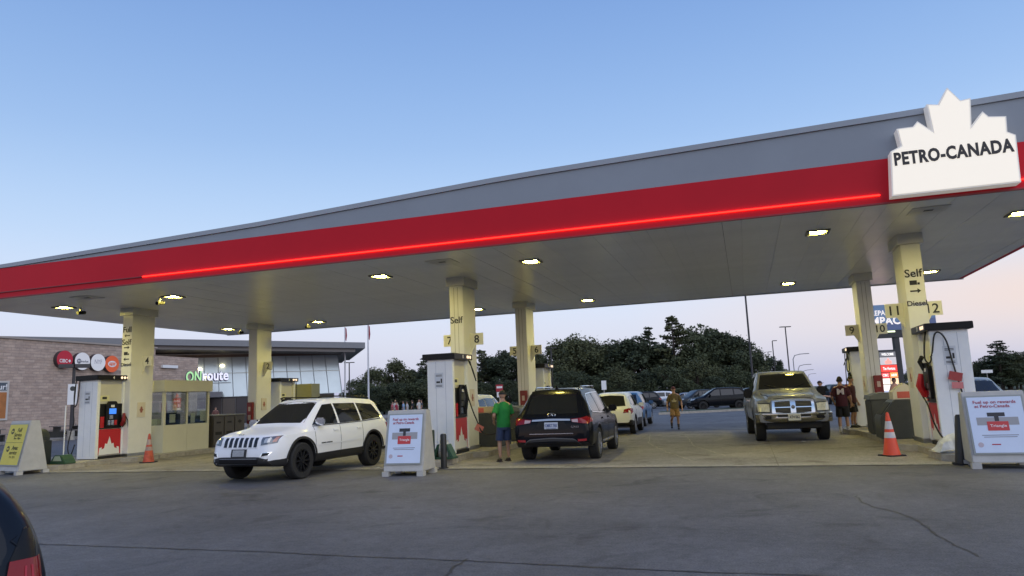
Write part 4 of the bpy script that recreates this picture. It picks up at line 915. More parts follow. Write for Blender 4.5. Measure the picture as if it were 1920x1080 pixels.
# ------------------------------------------------------------------ trees
leaf_ms = [mat('foliage_%d' % i, c, .85, var=.45, vscale=.9) for i, c in enumerate(((.072, .088, .040), (.058, .073, .036), (.086, .096, .042), (.050, .066, .034)))]
bark = mat('bark', (.06, .045, .035), .9)
def leaf_quads(q, c, rr, size, mi=0):
    a = Vector((rr.gauss(0, 1), rr.gauss(0, 1), rr.gauss(0, .6))).normalized(); b = a.orthogonal().normalized(); b = (b*math.cos(rr.uniform(0, 6.28))+a.cross(b)*math.sin(rr.uniform(0, 6.28)))
    s = size*rr.uniform(.6, 1.3); q.v += [tuple(c-a*s), tuple(c+b*s*.55), tuple(c+a*s), tuple(c-b*s*.55)]; n = len(q.v)-4; q.f.append((n, n+1, n+2, n+3)); q.mi.append(mi)
def broad_mesh(seed, h=10., w=4.2, n=9500):
    rr = random.Random(seed); crown = MB(); tr = MB(); base = h*.16
    cl = []
    for _ in range(34):
        t_ = rr.random()**.8; z = base+(h*.93-base)*t_; rad = w*(.35+.75*math.sin(math.pi*min(1, .18+.78*t_)))*(.45 if t_ > .9 else 1)
        a = rr.uniform(0, 6.28); d = rad*rr.uniform(.35, .82); cl.append((Vector((d*math.cos(a), d*math.sin(a), z)), rr.uniform(.75, 1.45)*w/4.2))
    tr.tube([(0, 0, -.1), (.05, 0, h*.3), (rr.uniform(-.3, .3), rr.uniform(-.3, .3), h*.75)], [.28, .2, .06], 8)
    for c, r_ in cl[:16]: tr.tube([(0, 0, c.z*.55), (c.x*.5, c.y*.5, c.z*.82), tuple(c)], [.09, .06, .02], 5)
    for i in range(n):
        c, r_ = cl[rr.randrange(len(cl))]
        d = Vector((rr.gauss(0, 1), rr.gauss(0, 1), rr.gauss(0, .8))).normalized()*r_*rr.uniform(.45, 1.05)**.7
        leaf_quads(crown, c+d, rr, .19)
    for i in range(90):   # stray twigs that break the outline
        c, r_ = cl[rr.randrange(len(cl))]; d = Vector((rr.gauss(0, 1), rr.gauss(0, 1), rr.gauss(.3, .8))).normalized()*r_*rr.uniform(1.05, 1.5); leaf_quads(crown, c+d, rr, .16)
    return tr, crown
def pine_mesh(seed, h=12., w=3.6, n=8500, bare=.12):
    rr = random.Random(seed); crown = MB(); tr = MB(); tr.tube([(0, 0, -.1), (0, 0, h*.98)], [.24, .03], 7)
    z = h*bare
    while z < h*.98:
        t_ = (z-h*bare)/(h*(1-bare)); L = w*(1-t_)**.8*rr.uniform(.6, 1.1)+.25
        for k in range(rr.randint(3, 5)):
            a = rr.uniform(0, 6.28); l_ = L*rr.uniform(.55, 1.1); up = rr.uniform(-.02, .28)*l_
            e = Vector((l_*math.cos(a), l_*math.sin(a), z+up)); tr.tube([(0, 0, z), tuple(e)], [.04, .01], 4)
            m_ = int(n/95*(.35+l_/w))
            for _ in range(m_):
                u = rr.uniform(.25, 1.05)**.8; p = Vector((0, 0, z)).lerp(e, u)+Vector((rr.gauss(0, .2), rr.gauss(0, .2), rr.gauss(0, .12)))*(.5+l_*.22); leaf_quads(crown, p, rr, .17)
        z += rr.uniform(.35, .62)*h/12
    return tr, crown
protos = []
for i in range(5): protos.append(('broad',)+tuple(x_.mesh('m') for x_ in broad_mesh(20+i, 10, 4.2+.3*(i % 3))))
for i in range(3): protos.append(('pine',)+tuple(x_.mesh('m') for x_ in pine_mesh(40+i)))
for kx, (k_, tm, cm) in enumerate(protos):
    tm.materials.append(bark); cm.materials.append(leaf_ms[kx % 4])
def tree(px, dep, top_h, kind, wide, label, group):
    pool = [p for p in protos if p[0] == kind]; p = pool[rnd.randrange(len(pool))]; h0 = 10. if kind == 'broad' else 12.
    t = thing('pine_tree' if kind == 'pine' else 'broadleaf_tree', label, 'tree', far(px, dep), rnd.uniform(0, 6.28), group)
    s = top_h/h0; t.scale = (s*wide, s*wide, s)
    link('trunk', p[1], None, t); link('crown', p[2], None, t)
ORD = 'first second third fourth fifth sixth seventh eighth ninth tenth eleventh twelfth thirteenth fourteenth fifteenth sixteenth seventeenth eighteenth nineteenth twentieth twenty-first twenty-second twenty-third twenty-fourth twenty-fifth twenty-sixth twenty-seventh twenty-eighth twenty-ninth thirtieth thirty-first thirty-second thirty-third thirty-fourth thirty-fifth thirty-sixth thirty-seventh thirty-eighth thirty-ninth fortieth'.split()
HOR = lambda x_: 742-.0405*(x_-960)
wood = [(668, 122, 707, 'broad', 1.1), (700, 118, 690, 'broad', 1.1), (728, 124, 700, 'broad', 1.), (742, 116, 674, 'broad', 1.0), (772, 120, 688, 'broad', 1.0), (800, 115, 662, 'pine', 1.3),
        (822, 120, 672, 'broad', 1.1), (846, 112, 668, 'broad', 1.2), (876, 118, 672, 'broad', 1.0), (905, 108, 652, 'pine', 1.3), (928, 112, 662, 'broad', 1.), (950, 108, 655, 'broad', 1.3), (978, 114, 670, 'broad', 1.),
        (1008, 112, 662, 'broad', 1.), (1030, 106, 676, 'broad', 1.1), (1052, 100, 640, 'broad', 1.15), (1083, 98, 630, 'broad', 1.1), (1112, 102, 636, 'broad', 1.), (1143, 98, 634, 'broad', 1.2), (1166, 100, 640, 'broad', 1.1),
        (1192, 96, 628, 'broad', 1.2), (1224, 97, 608, 'pine', 1.25), (1246, 100, 640, 'broad', 1.), (1269, 95, 588, 'pine', 1.35), (1300, 96, 612, 'broad', 1.0), (1330, 98, 604, 'broad', 1.05), (1354, 96, 614, 'broad', 1.),
        (1378, 98, 622, 'broad', 1.), (1398, 102, 640, 'broad', 1.), (1428, 112, 650, 'pine', 1.2), (1450, 124, 665, 'broad', .9), (1470, 140, 684, 'broad', .9), (1490, 160, 698, 'broad', 1.)]
low = [(690, 104, 715, 'broad', 1.5), (705, 100, 722, 'broad', 1.5), (745, 98, 712, 'broad', 1.5), (785, 100, 706, 'broad', 1.5), (820, 98, 704, 'broad', 1.5), (860, 96, 700, 'broad', 1.5), (720, 102, 722, 'broad', 1.4), (765, 100, 724, 'broad', 1.3), (905, 96, 712, 'broad', 1.3), (955, 96, 708, 'broad', 1.3), (1010, 95, 705, 'broad', 1.4), (1070, 90, 690, 'broad', 1.3), (1110, 88, 700, 'broad', 1.4), (1160, 88, 688, 'broad', 1.4),
       (1210, 88, 690, 'broad', 1.3), (1255, 86, 680, 'broad', 1.3), (1310, 87, 672, 'broad', 1.3), (1365, 88, 680, 'broad', 1.3), (1405, 92, 690, 'broad', 1.3), (1440, 104, 700, 'broad', 1.2), (1180, 86, 712, 'broad', 1.5), (1280, 84, 704, 'broad', 1.5), (1340, 84, 700, 'broad', 1.5)]
right = [(1690, 118, 694, 'broad', 1.), (1715, 124, 684, 'broad', 1.), (1745, 122, 690, 'broad', 1.1), (1834, 104, 676, 'broad', 1.2), (1822, 106, 690, 'broad', 1.3), (1866, 104, 662, 'broad', 1.3), (1890, 100, 654, 'broad', 1.4), (1912, 100, 662, 'broad', 1.4), (1850, 108, 680, 'broad', 1.), (1878, 98, 634, 'pine', 1.9), (1905, 104, 658, 'broad', 1.1), (1932, 106, 650, 'pine', 1.3), (1965, 108, 650, 'broad', 1.1), (2010, 108, 640, 'broad', 1.1), (1862, 100, 690, 'broad', 1.3), (1895, 98, 676, 'broad', 1.3), (1925, 98, 672, 'broad', 1.3)]
def place(lst, where, group):
    for i, (px, dep, ty, kind, wide) in enumerate(lst):
        h = EYE+(HOR(px)-ty)*dep/FPX*1.0
        tree(px, dep, h, kind, wide, '%s, %s from the left %s' % ('layered dark pine' if kind == 'pine' else 'leafy dark tree', ORD[i], where), group)
place(wood, 'in the tall row behind the lot', 'tall trees of the wood behind the lot')
place(low, 'in the low front row of the wood', 'low trees along the edge of the wood')
place(right, 'in the clump beyond the right lawn', 'trees beyond the lawn on the right')
# ------------------------------------------------------------------ vehicles
def prof(pts, x, s=.05):
    px = [p[0] for p in pts]; pz = [p[1] for p in pts]
    return float(np.mean([np.interp(x+d, px, pz) for d in np.linspace(-s, s, 7)]))
PAINT = {}
def paint(name, c, metal=0., rough=.3):
    if max(c) < .05: return mat('paint_'+name, c, rough, metal=0., coat=.22, crough=.03, spec=.05)
    return mat('paint_'+name, c, rough, metal=metal, coat=.3, crough=.03, spec=.15)
black_tr = mat('trim_black', (.018, .018, .019), .55)
tyre_m = mat('tyre', (.018, .018, .018), .85, bump=.3, bscale=60)
lamp_red = mat('tail_red', (.22, .006, .010), .15, coat=.35, spec=.3)
lamp_clear = mat('head_clear', (.55, .56, .54), .1, coat=.9, metal=.3)
plate_c = mat('plate_card', (.50, .53, .60), .5)
class Car:
    def __init__(s, P, root, body_mat, lower_mat=None, clad=None, nst=110):
        s.P = P; s.root = root
        top, sh, w, wt, zb = P['top'], P['sh'], P['w'], P['wt'], P['zb']
        x0, x1 = top[0][0], top[-1][0]; wr = P['wr']+.075
        xs = sorted(set([round(v, 3) for v in np.linspace(x0, x1, nst)]+[round(x1-d, 3) for d in (.005, .015, .03, .05, .08)]+[round(x0+d, 3) for d in (.005, .015, .03, .05, .08)] +
                        [round(c+wr*math.cos(a), 3) for c in P['ax'] for a in np.linspace(0, math.pi, 15)]))
        V = []; NP = None
        for x in xs:
            e = .01 if (x < x0+.1 or x > x1-.1) else .05
            zt = prof(top, x, e); zs = min(prof(sh, x, .08), zt-.03); wv = prof(w, x, e); wtv = min(prof(wt, x, .06), wv*.97); zbv = prof(zb, x, .05)
            za = zbv
            for c in P['ax']:
                if abs(x-c) < wr: za = max(za, P['wr']+math.sqrt(max(0, wr*wr-(x-c)**2)))
            za = min(za, zs-.05); wi = max(.05, wv-.3)
            def wd(z):
                return wv*float(np.interp((z-zbv)/(zs-zbv+1e-6), [0, .06, .2, .45, .62, .82, 1.0], P.get('side', [.94, .97, .985, 1.0, 1.0, .985, .955])))
            dr = P.get('drop', .055)*min(1, (zt-zs)/.2+.25)
            sec = [(0, zbv), (wi, zbv), (wi, za), (wd(za)-.02, za), (wd(za), za+.012)]
            for k in (.1, .25, .42, .58, .72, .86, .95, 1.0):
                z = za+.012+(zs-za-.012)*k; sec.append((wd(z), z))
            a = sec[-1]; b = (wtv, zt-dr)
            if P.get('fender') and zt-zs < .26 and x > 1.0:
                for fx_, fz_ in ((.05, .25), (.45, .42), (.82, .5), (.93, .8)): sec.append((a[0]+(b[0]-a[0])*fx_, a[1]+(b[1]-a[1])*fz_))
            else:
              for k in (.12, .35, .65, .9): sec.append((a[0]+(b[0]-a[0])*k+.022*math.sin(math.pi*k)*(1 if zt-zs > .2 else .3), a[1]+(b[1]-a[1])*k))
            sec += [b, (wtv*.93, zt-dr*.45), (wtv*.75, zt-dr*.16), (wtv*.4, zt-dr*.03), (0, zt)]
            NP = len(sec); V += [(x, y, z) for y, z in sec]
        nx = len(xs); q = MB()
        for sgn in (1, -1):
            F = []; MI = []
            for i in range(nx-1):
                for j in range(NP-1):
                    F.append((i*NP+j, (i+1)*NP+j, (i+1)*NP+j+1, i*NP+j+1)); zc = V[i*NP+j+1][2]; 
                    MI.append(1 if (j < 4 or (clad is not None and j < 13 and .5*(V[i*NP+j][2]+V[i*NP+j+1][2]) < clad)) else 0)
            F.append(tuple(range(NP))); MI.append(0 if clad is None or V[NP//2][2] > clad else 1); F.append(tuple((nx-1)*NP+k for k in range(NP))); MI.append(MI[-1])
            n = len(q.v); q.v += [(x, y*sgn, z) for x, y, z in V]; q.f += [tuple(k+n for k in f) for f in F]; q.mi += MI
        me = q.mesh('body'); bm = bmesh.new(); bm.from_mesh(me); bmesh.ops.remove_doubles(bm, verts=bm.verts, dist=.0008); bmesh.ops.recalc_face_normals(bm, faces=bm.faces); bm.to_mesh(me); bm.free()
        me.polygons.foreach_set('use_smooth', [True]*len(me.polygons)); me.set_sharp_from_angle(angle=R(38))
        bm = bmesh.new(); bm.from_mesh(me); s.bvh = BVHTree.FromBMesh(bm); bm.free()
        s.body = link('body', me, [body_mat, lower_mat or black_tr], root)
    def hit(s, o, d):
        r = s.bvh.ray_cast(o, d)
        if r[0] is None:
            n = s.bvh.find_nearest(o+d*2.0); return n[0]
        return r[0]
    def patch(s, name, A, B, face, ma, parent=None, n=10, m=5, off=.006, th=.02):
        """A and B are two rails of 2-D points; face: 'l','r' = (x,z) from a side, 'f','b' = (y,z) from front or back, 't' = (x,y) from above"""
        def res(L, k):
            L = [Vector(p) for p in L]; d = [0]
            for a, b in zip(L[:-1], L[1:]): d.append(d[-1]+max((b-a).length, 1e-6))
            tt = np.linspace(0, d[-1], k); return [Vector((np.interp(t, d, [p.x for p in L]), np.interp(t, d, [p.y for p in L]))) for t in tt]
        a, b = res(A, n), res(B, n); D = {'l': Vector((0, -1, 0)), 'r': Vector((0, 1, 0)), 'f': Vector((-1, 0, 0)), 'b': Vector((1, 0, 0)), 't': Vector((0, 0, -1))}[face]
        v = []
        for j in range(m):
            for i in range(n):
                p = a[i].lerp(b[i], j/(m-1))
                o = {'l': Vector((p.x, 3, p.y)), 'r': Vector((p.x, -3, p.y)), 'f': Vector((5, p.x, p.y)), 'b': Vector((-5, p.x, p.y)), 't': Vector((p.x, p.y, 4))}[face]
                v.append(s.hit(o, D)-D*off)
        q = MB(); rim = [i for i in range(n)]+[j*n+n-1 for j in range(1, m)]+[(m-1)*n+i for i in range(n-2, -1, -1)]+[j*n for j in range(m-2, 0, -1)]
        k = len(v); vb = [v[i]+D*th for i in rim]
        f = [(j*n+i, j*n+i+1, (j+1)*n+i+1, (j+1)*n+i) for j in range(m-1) for i in range(n-1)]
        f += [(rim[i], rim[(i+1) % len(rim)], k+(i+1) % len(rim), k+i) for i in range(len(rim))]
        q.add(v+vb, f); return q.build(name, ma, parent or s.root, 40)
    def both(s, name, A, B, ma, parent=None, **kw):
        return [s.patch(name, A, B, f, ma, parent, **kw) for f in ('l', 'r')]
    def line(s, name, pts, face, ma, w=.012, parent=None, off=.003):
        A = []; B = []
        for i, p in enumerate(pts):
            a = Vector(pts[max(i-1, 0)]); b = Vector(pts[min(i+1, len(pts)-1)]); d = (b-a).normalized(); nn = Vector((-d.y, d.x))*w/2
            A.append(tuple(Vector(p)+nn)); B.append(tuple(Vector(p)-nn))
        return s.patch(name, A, B, face, ma, parent, n=max(8, 4*len(pts)), m=2, off=off, th=.004)
    def wheels(s, rim_m, wdt=.235, spokes=10, rimr=.66, chrome_c=False, dark=False, steer=0.):
        r = s.P['wr']; y0 = s.P['track']
        tm = MB().lathe([(r*rimr, -wdt*.46), (r*.93, -wdt*.5), (r*.99, -wdt*.40), (r, -wdt*.2), (r, wdt*.2), (r*.99, wdt*.40), (r*.93, wdt*.5), (r*rimr, wdt*.46), (r*rimr*.97, wdt*.2), (r*rimr*.97, -wdt*.2), (r*rimr, -wdt*.46)], 36, 'y', cap=False).mesh('wheel', 35); tm.materials.append(tyre_m)
        q = MB(); ri = r*rimr
        q.lathe([(ri*.999, wdt*.47), (ri*.90, wdt*.485), (ri*.88, wdt*.3), (ri*.86, -wdt*.1)], 36, 'y', cap=False)
        for k in range(spokes):
            a = 2*math.pi*k/spokes; ca, sa = math.cos(a), math.sin(a)
            def P_(rr, ww, y): return [(rr*ca-ww*sa, y, rr*sa+ww*ca), (rr*ca+ww*sa, y, rr*sa-ww*ca)]
            w0, w1 = ri*.09, ri*.075; v = P_(ri*.1, w0, wdt*.40)+P_(ri*.92, w1, wdt*.47)+P_(ri*.1, w0, wdt*.25)+P_(ri*.92, w1, wdt*.3)
            q.add(v, [(0, 1, 3, 2), (4, 6, 7, 5), (0, 2, 6, 4), (1, 5, 7, 3)])
        q.lathe([(ri*.24, wdt*.2), (ri*.24, wdt*.43), (ri*.1, wdt*.46), (.001, wdt*.46)], 16, 'y')
        q.lathe([(ri*.88, .001), (.001, .0015)], 24, 'y', mi=1, cap=False)
        rm = q.mesh('rim', 35); rm.materials.append(rim_m); rm.materials.append(M['matt'])
        for ax_i, ax in enumerate(s.P['ax']):
            for sd in (1, -1):
                w = link('wheel', tm, None, s.root, (ax, sd*y0, r), (0, 0, (0 if sd > 0 else math.pi)+(steer if ax > 0 else 0)))
                link('rim', rm, None, w)
                s.root['n'] = 0
        del s.root['n']
    def mirrors(s, x, z, ma, y=None, size=(.07, .115, .085)):
        for f, sd in (('l', 1), ('r', -1)):
            h = s.hit(Vector((x, 3*sd, z)), Vector((0, -sd, 0)))
            yy = abs(h.y)
            o = MB().box((x-.04, sd*(yy+.12)-size[1], z+.03-size[2]), (x+.08, sd*(yy+.12)+size[1], z+.03+size[2])).build('mirror', ma, s.root, bevel=.035)
            MB().tube([(x, sd*(yy-.01), z-.03), (x+.01, sd*(yy+.1), z-.02)], .03, 6).build('mirror_arm', black_tr, o)
    def mirrors_done(s): pass
def place_car(root, x, y, hd): root.location = (x, y, 0); root.rotation_euler = (0, 0, hd)

def suv_profile(front=2.38, rear=-2.44, H=1.76, hood=1.08, belt=1.08, W=.965, wb=2.915, wr=.385, cowl=1.25, rake=.45, tail=.45, zb=.3, rw=.62):
    ax = (wb/2, -wb/2)
    top = [(rear, .52), (rear, .78), (rear+.03, .98), (rear+.10, belt+.02), (rear+tail, H-.10), (rear+tail+.14, H-.05), (-.75, H), (.2, H-.02), (rake, H-.09), (cowl, hood+.07), (cowl+.1, hood+.03), (front-.5, hood-.05), (front-.2, hood-.1), (front-.1, hood-.16), (front-.05, hood-.32), (front, .62), (front, .5)]
    sh = [(rear, .8), (rear+.12, belt-.03), (rear+.6, belt+.0), (0, belt-.04), (cowl, belt-.10), (front-.4, hood-.14), (front-.1, hood-.3), (front, .55)]
    w = [(rear, W-.17), (rear+.05, W-.08), (rear+.25, W-.02), (-.8, W), (wb/2-.1, W), (front-.45, W-.03), (front-.2, W-.11), (front-.06, W-.22), (front, W-.3)]
    wt = [(rear, W-.2), (rear+.15, W-.24), (rear+tail+.1, rw-.02), (-.7, rw), (rake, rw), (cowl, W-.2), (front-.5, W-.2), (front-.1, W-.28), (front, W-.34)]
    return dict(top=top, sh=sh, w=w, wt=wt, zb=[(rear, .48), (rear+.25, zb+.06), (-.9, zb), (1.1, zb), (front-.3, zb), (front-.06, zb+.04), (front, zb+.1)], ax=ax, wr=wr, track=W-.135)
def generic_details(c, P, tail_lamps=True, glass=M['glass'], belt=1.08, H=1.76, rear=-2.44, front=2.38, tail=.45, cowl=1.25, rake=.45, W=.965, doors=True, chrome_line=False, hood=1.08, plate=True, nose=True):
    zt = H-.17
    def frontline(z): return cowl-.12+(rake-.02-cowl+.12)*(z-belt)/(zt-belt)
    b0 = belt+.035
    xb, xc = .02, -.98
    ws = []
    ws += c.both('door_glass', [(frontline(b0)-.06, b0), (xb+.03, b0+.01)], [(frontline(zt)-.04, zt), (xb+.0, zt+.02)], glass, n=9, m=5)
    ws += c.both('door_glass', [(xb-.06, b0+.012), (xc+.03, b0+.025)], [(xb-.07, zt+.022), (xc+.03, zt+.015)], glass, n=9, m=5)
    ws += c.both('quarter_glass', [(xc-.05, b0+.03), (rear+.42, b0+.08)], [(xc-.05, zt+.012), (rear+tail+.22, zt-.03)], glass, n=8, m=5)
    y1 = W-.2
    c.patch('windscreen', [(-y1*.93, hood+.10), (0, hood+.115), (y1*.93, hood+.10)], [(-.56, H-.115), (0, H-.075), (.56, H-.115)], 'f', glass, n=14, m=9, off=.004)
    c.patch('rear_glass', [(-.62, belt+.07), (0, belt+.06), (.62, belt+.07)], [(-.53, H-.16), (0, H-.125), (.53, H-.16)], 'b', glass, n=14, m=7, off=.006)
    if doors:
        sm = mat('door_gap', (.01, .01, .01), .8)
        for f in ('l', 'r'):
            for xx in (xb-.03, xc-.0, .98):
                c.line('door_gap', [(xx, belt-.0), (xx+.01, .8), (xx+.02, .42)], f, sm, .010)
            for xx in (xb+.09, xc+.1): c.patch('door_handle', [(xx, belt-.12), (xx+.17, belt-.12)], [(xx, belt-.085), (xx+.17, belt-.085)], f, c.body.data.materials[0], n=4, m=3, off=.028, th=.03)
    if tail_lamps:
        for s in (-1, 1): (c.patch('tail_lamp', [(s*(W-.40), belt-.20), (s*(W-.19), belt-.18)], [(s*(W-.36), belt-.06), (s*(W-.19), belt-.02)], 'b', lamp_red, n=7, m=4, off=.012), c.patch('tail_lamp', [(rear+.05, belt-.24), (rear+.26, belt-.16)], [(rear+.07, belt-.02), (rear+.30, belt-.03)], 'l' if s > 0 else 'r', lamp_red, n=7, m=5, off=.010))
    for s in (-1, 1):
        if nose: c.patch('headlamp', [(s*(W-.45), hood-.27), (s*(W-.14), hood-.24)], [(s*(W-.42), hood-.15), (s*(W-.12), hood-.12)], 'f', lamp_clear, n=7, m=4, off=.008)
    if nose: c.patch('grille', [(-.42, hood-.42), (.42, hood-.42)], [(-.46, hood-.18), (.46, hood-.18)], 'f', black_tr, n=8, m=5, off=.006)
    if plate:
        c.patch('number_plate', [(-.16, .72), (.16, .72)], [(-.16, .86), (.16, .86)], 'b', plate_c, n=3, m=3, off=.02)

# ---- white SUV, front towards the camera
def jeep():
    root = thing('suv_car', 'white SUV with black wheels and slotted grille beside the middle board', 'car')
    wp = paint('white', (.80, .81, .82), rough=.35)
    P = suv_profile(2.40, -2.42, 1.79, 1.12, 1.12, .97, 2.915, .40, 1.22, .42, .42, .33, .63)
    P['wr'] = .40
    c = Car(P, root, wp, black_tr, .50)
    generic_details(c, P, belt=1.12, H=1.79, rear=-2.42, front=2.40, tail=.42, cowl=1.22, rake=.42, W=.97, hood=1.12, nose=False)
    c.wheels(mat('rim_black', (.02, .02, .022), .18, metal=.3), .26, 10, .64)
    c.mirrors(.80, 1.2, M['chrome'], size=(.075, .13, .09))
    f = root
    slot = mat('grille_slot', (.006, .007, .010), .3)
    bz = c.patch('grille', [(-.49, .745), (.49, .745)], [(-.50, .985), (.50, .985)], 'f', wp, n=12, m=4, off=.010)
    for k in range(7):
        y = -.405+k*.135; c.patch('grille_slot', [(y-.042, .765), (y+.042, .765)], [(y-.040, .965), (y+.040, .965)], 'f', slot, bz, n=3, m=4, off=.017, th=.005)
    for s in (-1, 1):
        h = c.patch('headlamp', [(s*.545, .80), (s*.84, .84)], [(s*.535, .965), (s*.85, .99)], 'f', mat('lamp_smoke', (.18, .19, .20), .12, coat=.9, metal=.4), n=8, m=4, off=.014)
        c.patch('lamp_lens', [(s*.62, .85), (s*.73, .86)], [(s*.62, .94), (s*.73, .955)], 'f', lamp_clear, h, n=4, m=3, off=.02, th=.004)
        c.patch('turn_lens', [(s*.775, .86), (s*.83, .865)], [(s*.78, .965), (s*.835, .97)], 'f', mat('turn_amber', (.50, .26, .20), .2, coat=.6), h, n=4, m=3, off=.02, th=.004)
        fg = c.patch('fog_recess', [(s*.55, .56), (s*.74, .58)], [(s*.60, .65), (s*.80, .66)], 'f', M['chrome'], n=6, m=4, off=.008)
        c.patch('fog_lamp', [(s*.60, .57), (s*.73, .59)], [(s*.63, .64), (s*.77, .645)], 'f', M['black'], fg, n=5, m=3, off=.014, th=.004)
    ap = c.patch('bumper_apron', [(-.80, .36), (0, .35), (.80, .36)], [(-.70, .515), (-.5, .56), (.5, .56), (.70, .515)], 'f', black_tr, n=16, m=5, off=.02)
    c.patch('air_intake', [(-.5, .41), (.5, .41)], [(-.53, .51), (.53, .51)], 'f', M['black'], ap, n=10, m=3, off=.028, th=.004)
    for z0, z1, w in ((.395, .412, .54), (.515, .53, .5)): c.patch('chrome_trim', [(-w, z0), (0, z0), (w, z0)], [(-w, z1), (0, z1), (w, z1)], 'f', M['chrome'], ap, n=12, m=2, off=.034, th=.008)
    pl = c.patch('number_plate', [(-.2, .55), (.2, .55)], [(-.2, .725), (.2, .725)], 'f', black_tr, n=4, m=3, off=.03)
    c.patch('plate_face', [(-.155, .575), (.155, .575)], [(-.155, .71), (.155, .71)], 'f', mat('plate_grey', (.32, .33, .34), .4, var=.2, vscale=30), pl, n=3, m=3, off=.036, th=.003)
    text('JEEP', .028, M['steel'], root, (2.325, 0, 1.028), R(90), .01, wide=.16)
    for sd in (1, -1):
        h_ = c.hit(Vector((.55, sd*3, .77)), Vector((0, -sd, 0)))
        text('GRAND CHEROKEE', .03, M['dgrey'], root, (.58, h_.y+sd*.008, .74), R(180) if sd > 0 else 0, .01, wide=.42)
        for rx in (1,): MB().tube([(.35, sd*.56, 1.795), (.25, sd*.57, 1.825), (-1.7, sd*.56, 1.80), (-1.85, sd*.55, 1.745)], .018, 6).build('roof_rail', M['black'], root, 40)
    c.patch('sunroof', [(.25, -.42), (-.5, -.42)], [(.25, .42), (-.5, .42)], 't', M['glass'], n=6, m=6, off=.004)
    for f_ in ('l', 'r'):   # black wheel-arch lips
        for ax in P['ax']:
            pts = [(ax+.51*math.cos(a), .40+.51*math.sin(a)) for a in np.linspace(.15, math.pi-.15, 19)]
            c.line('arch_lip', pts, f_, black_tr, .05, off=.012)
        c.line('belt_trim', [(1.0, 1.135), (0, 1.15), (-1.0, 1.165), (-1.9, 1.2)], f_, M['black'], .018, off=.008)
        c.line('body_crease', [(1.0, .70), (-.9, .73)], f_, wp, .03, off=.010)
    return root
place_car(jeep(), -10.42, 15.72, R(-90-3.5))

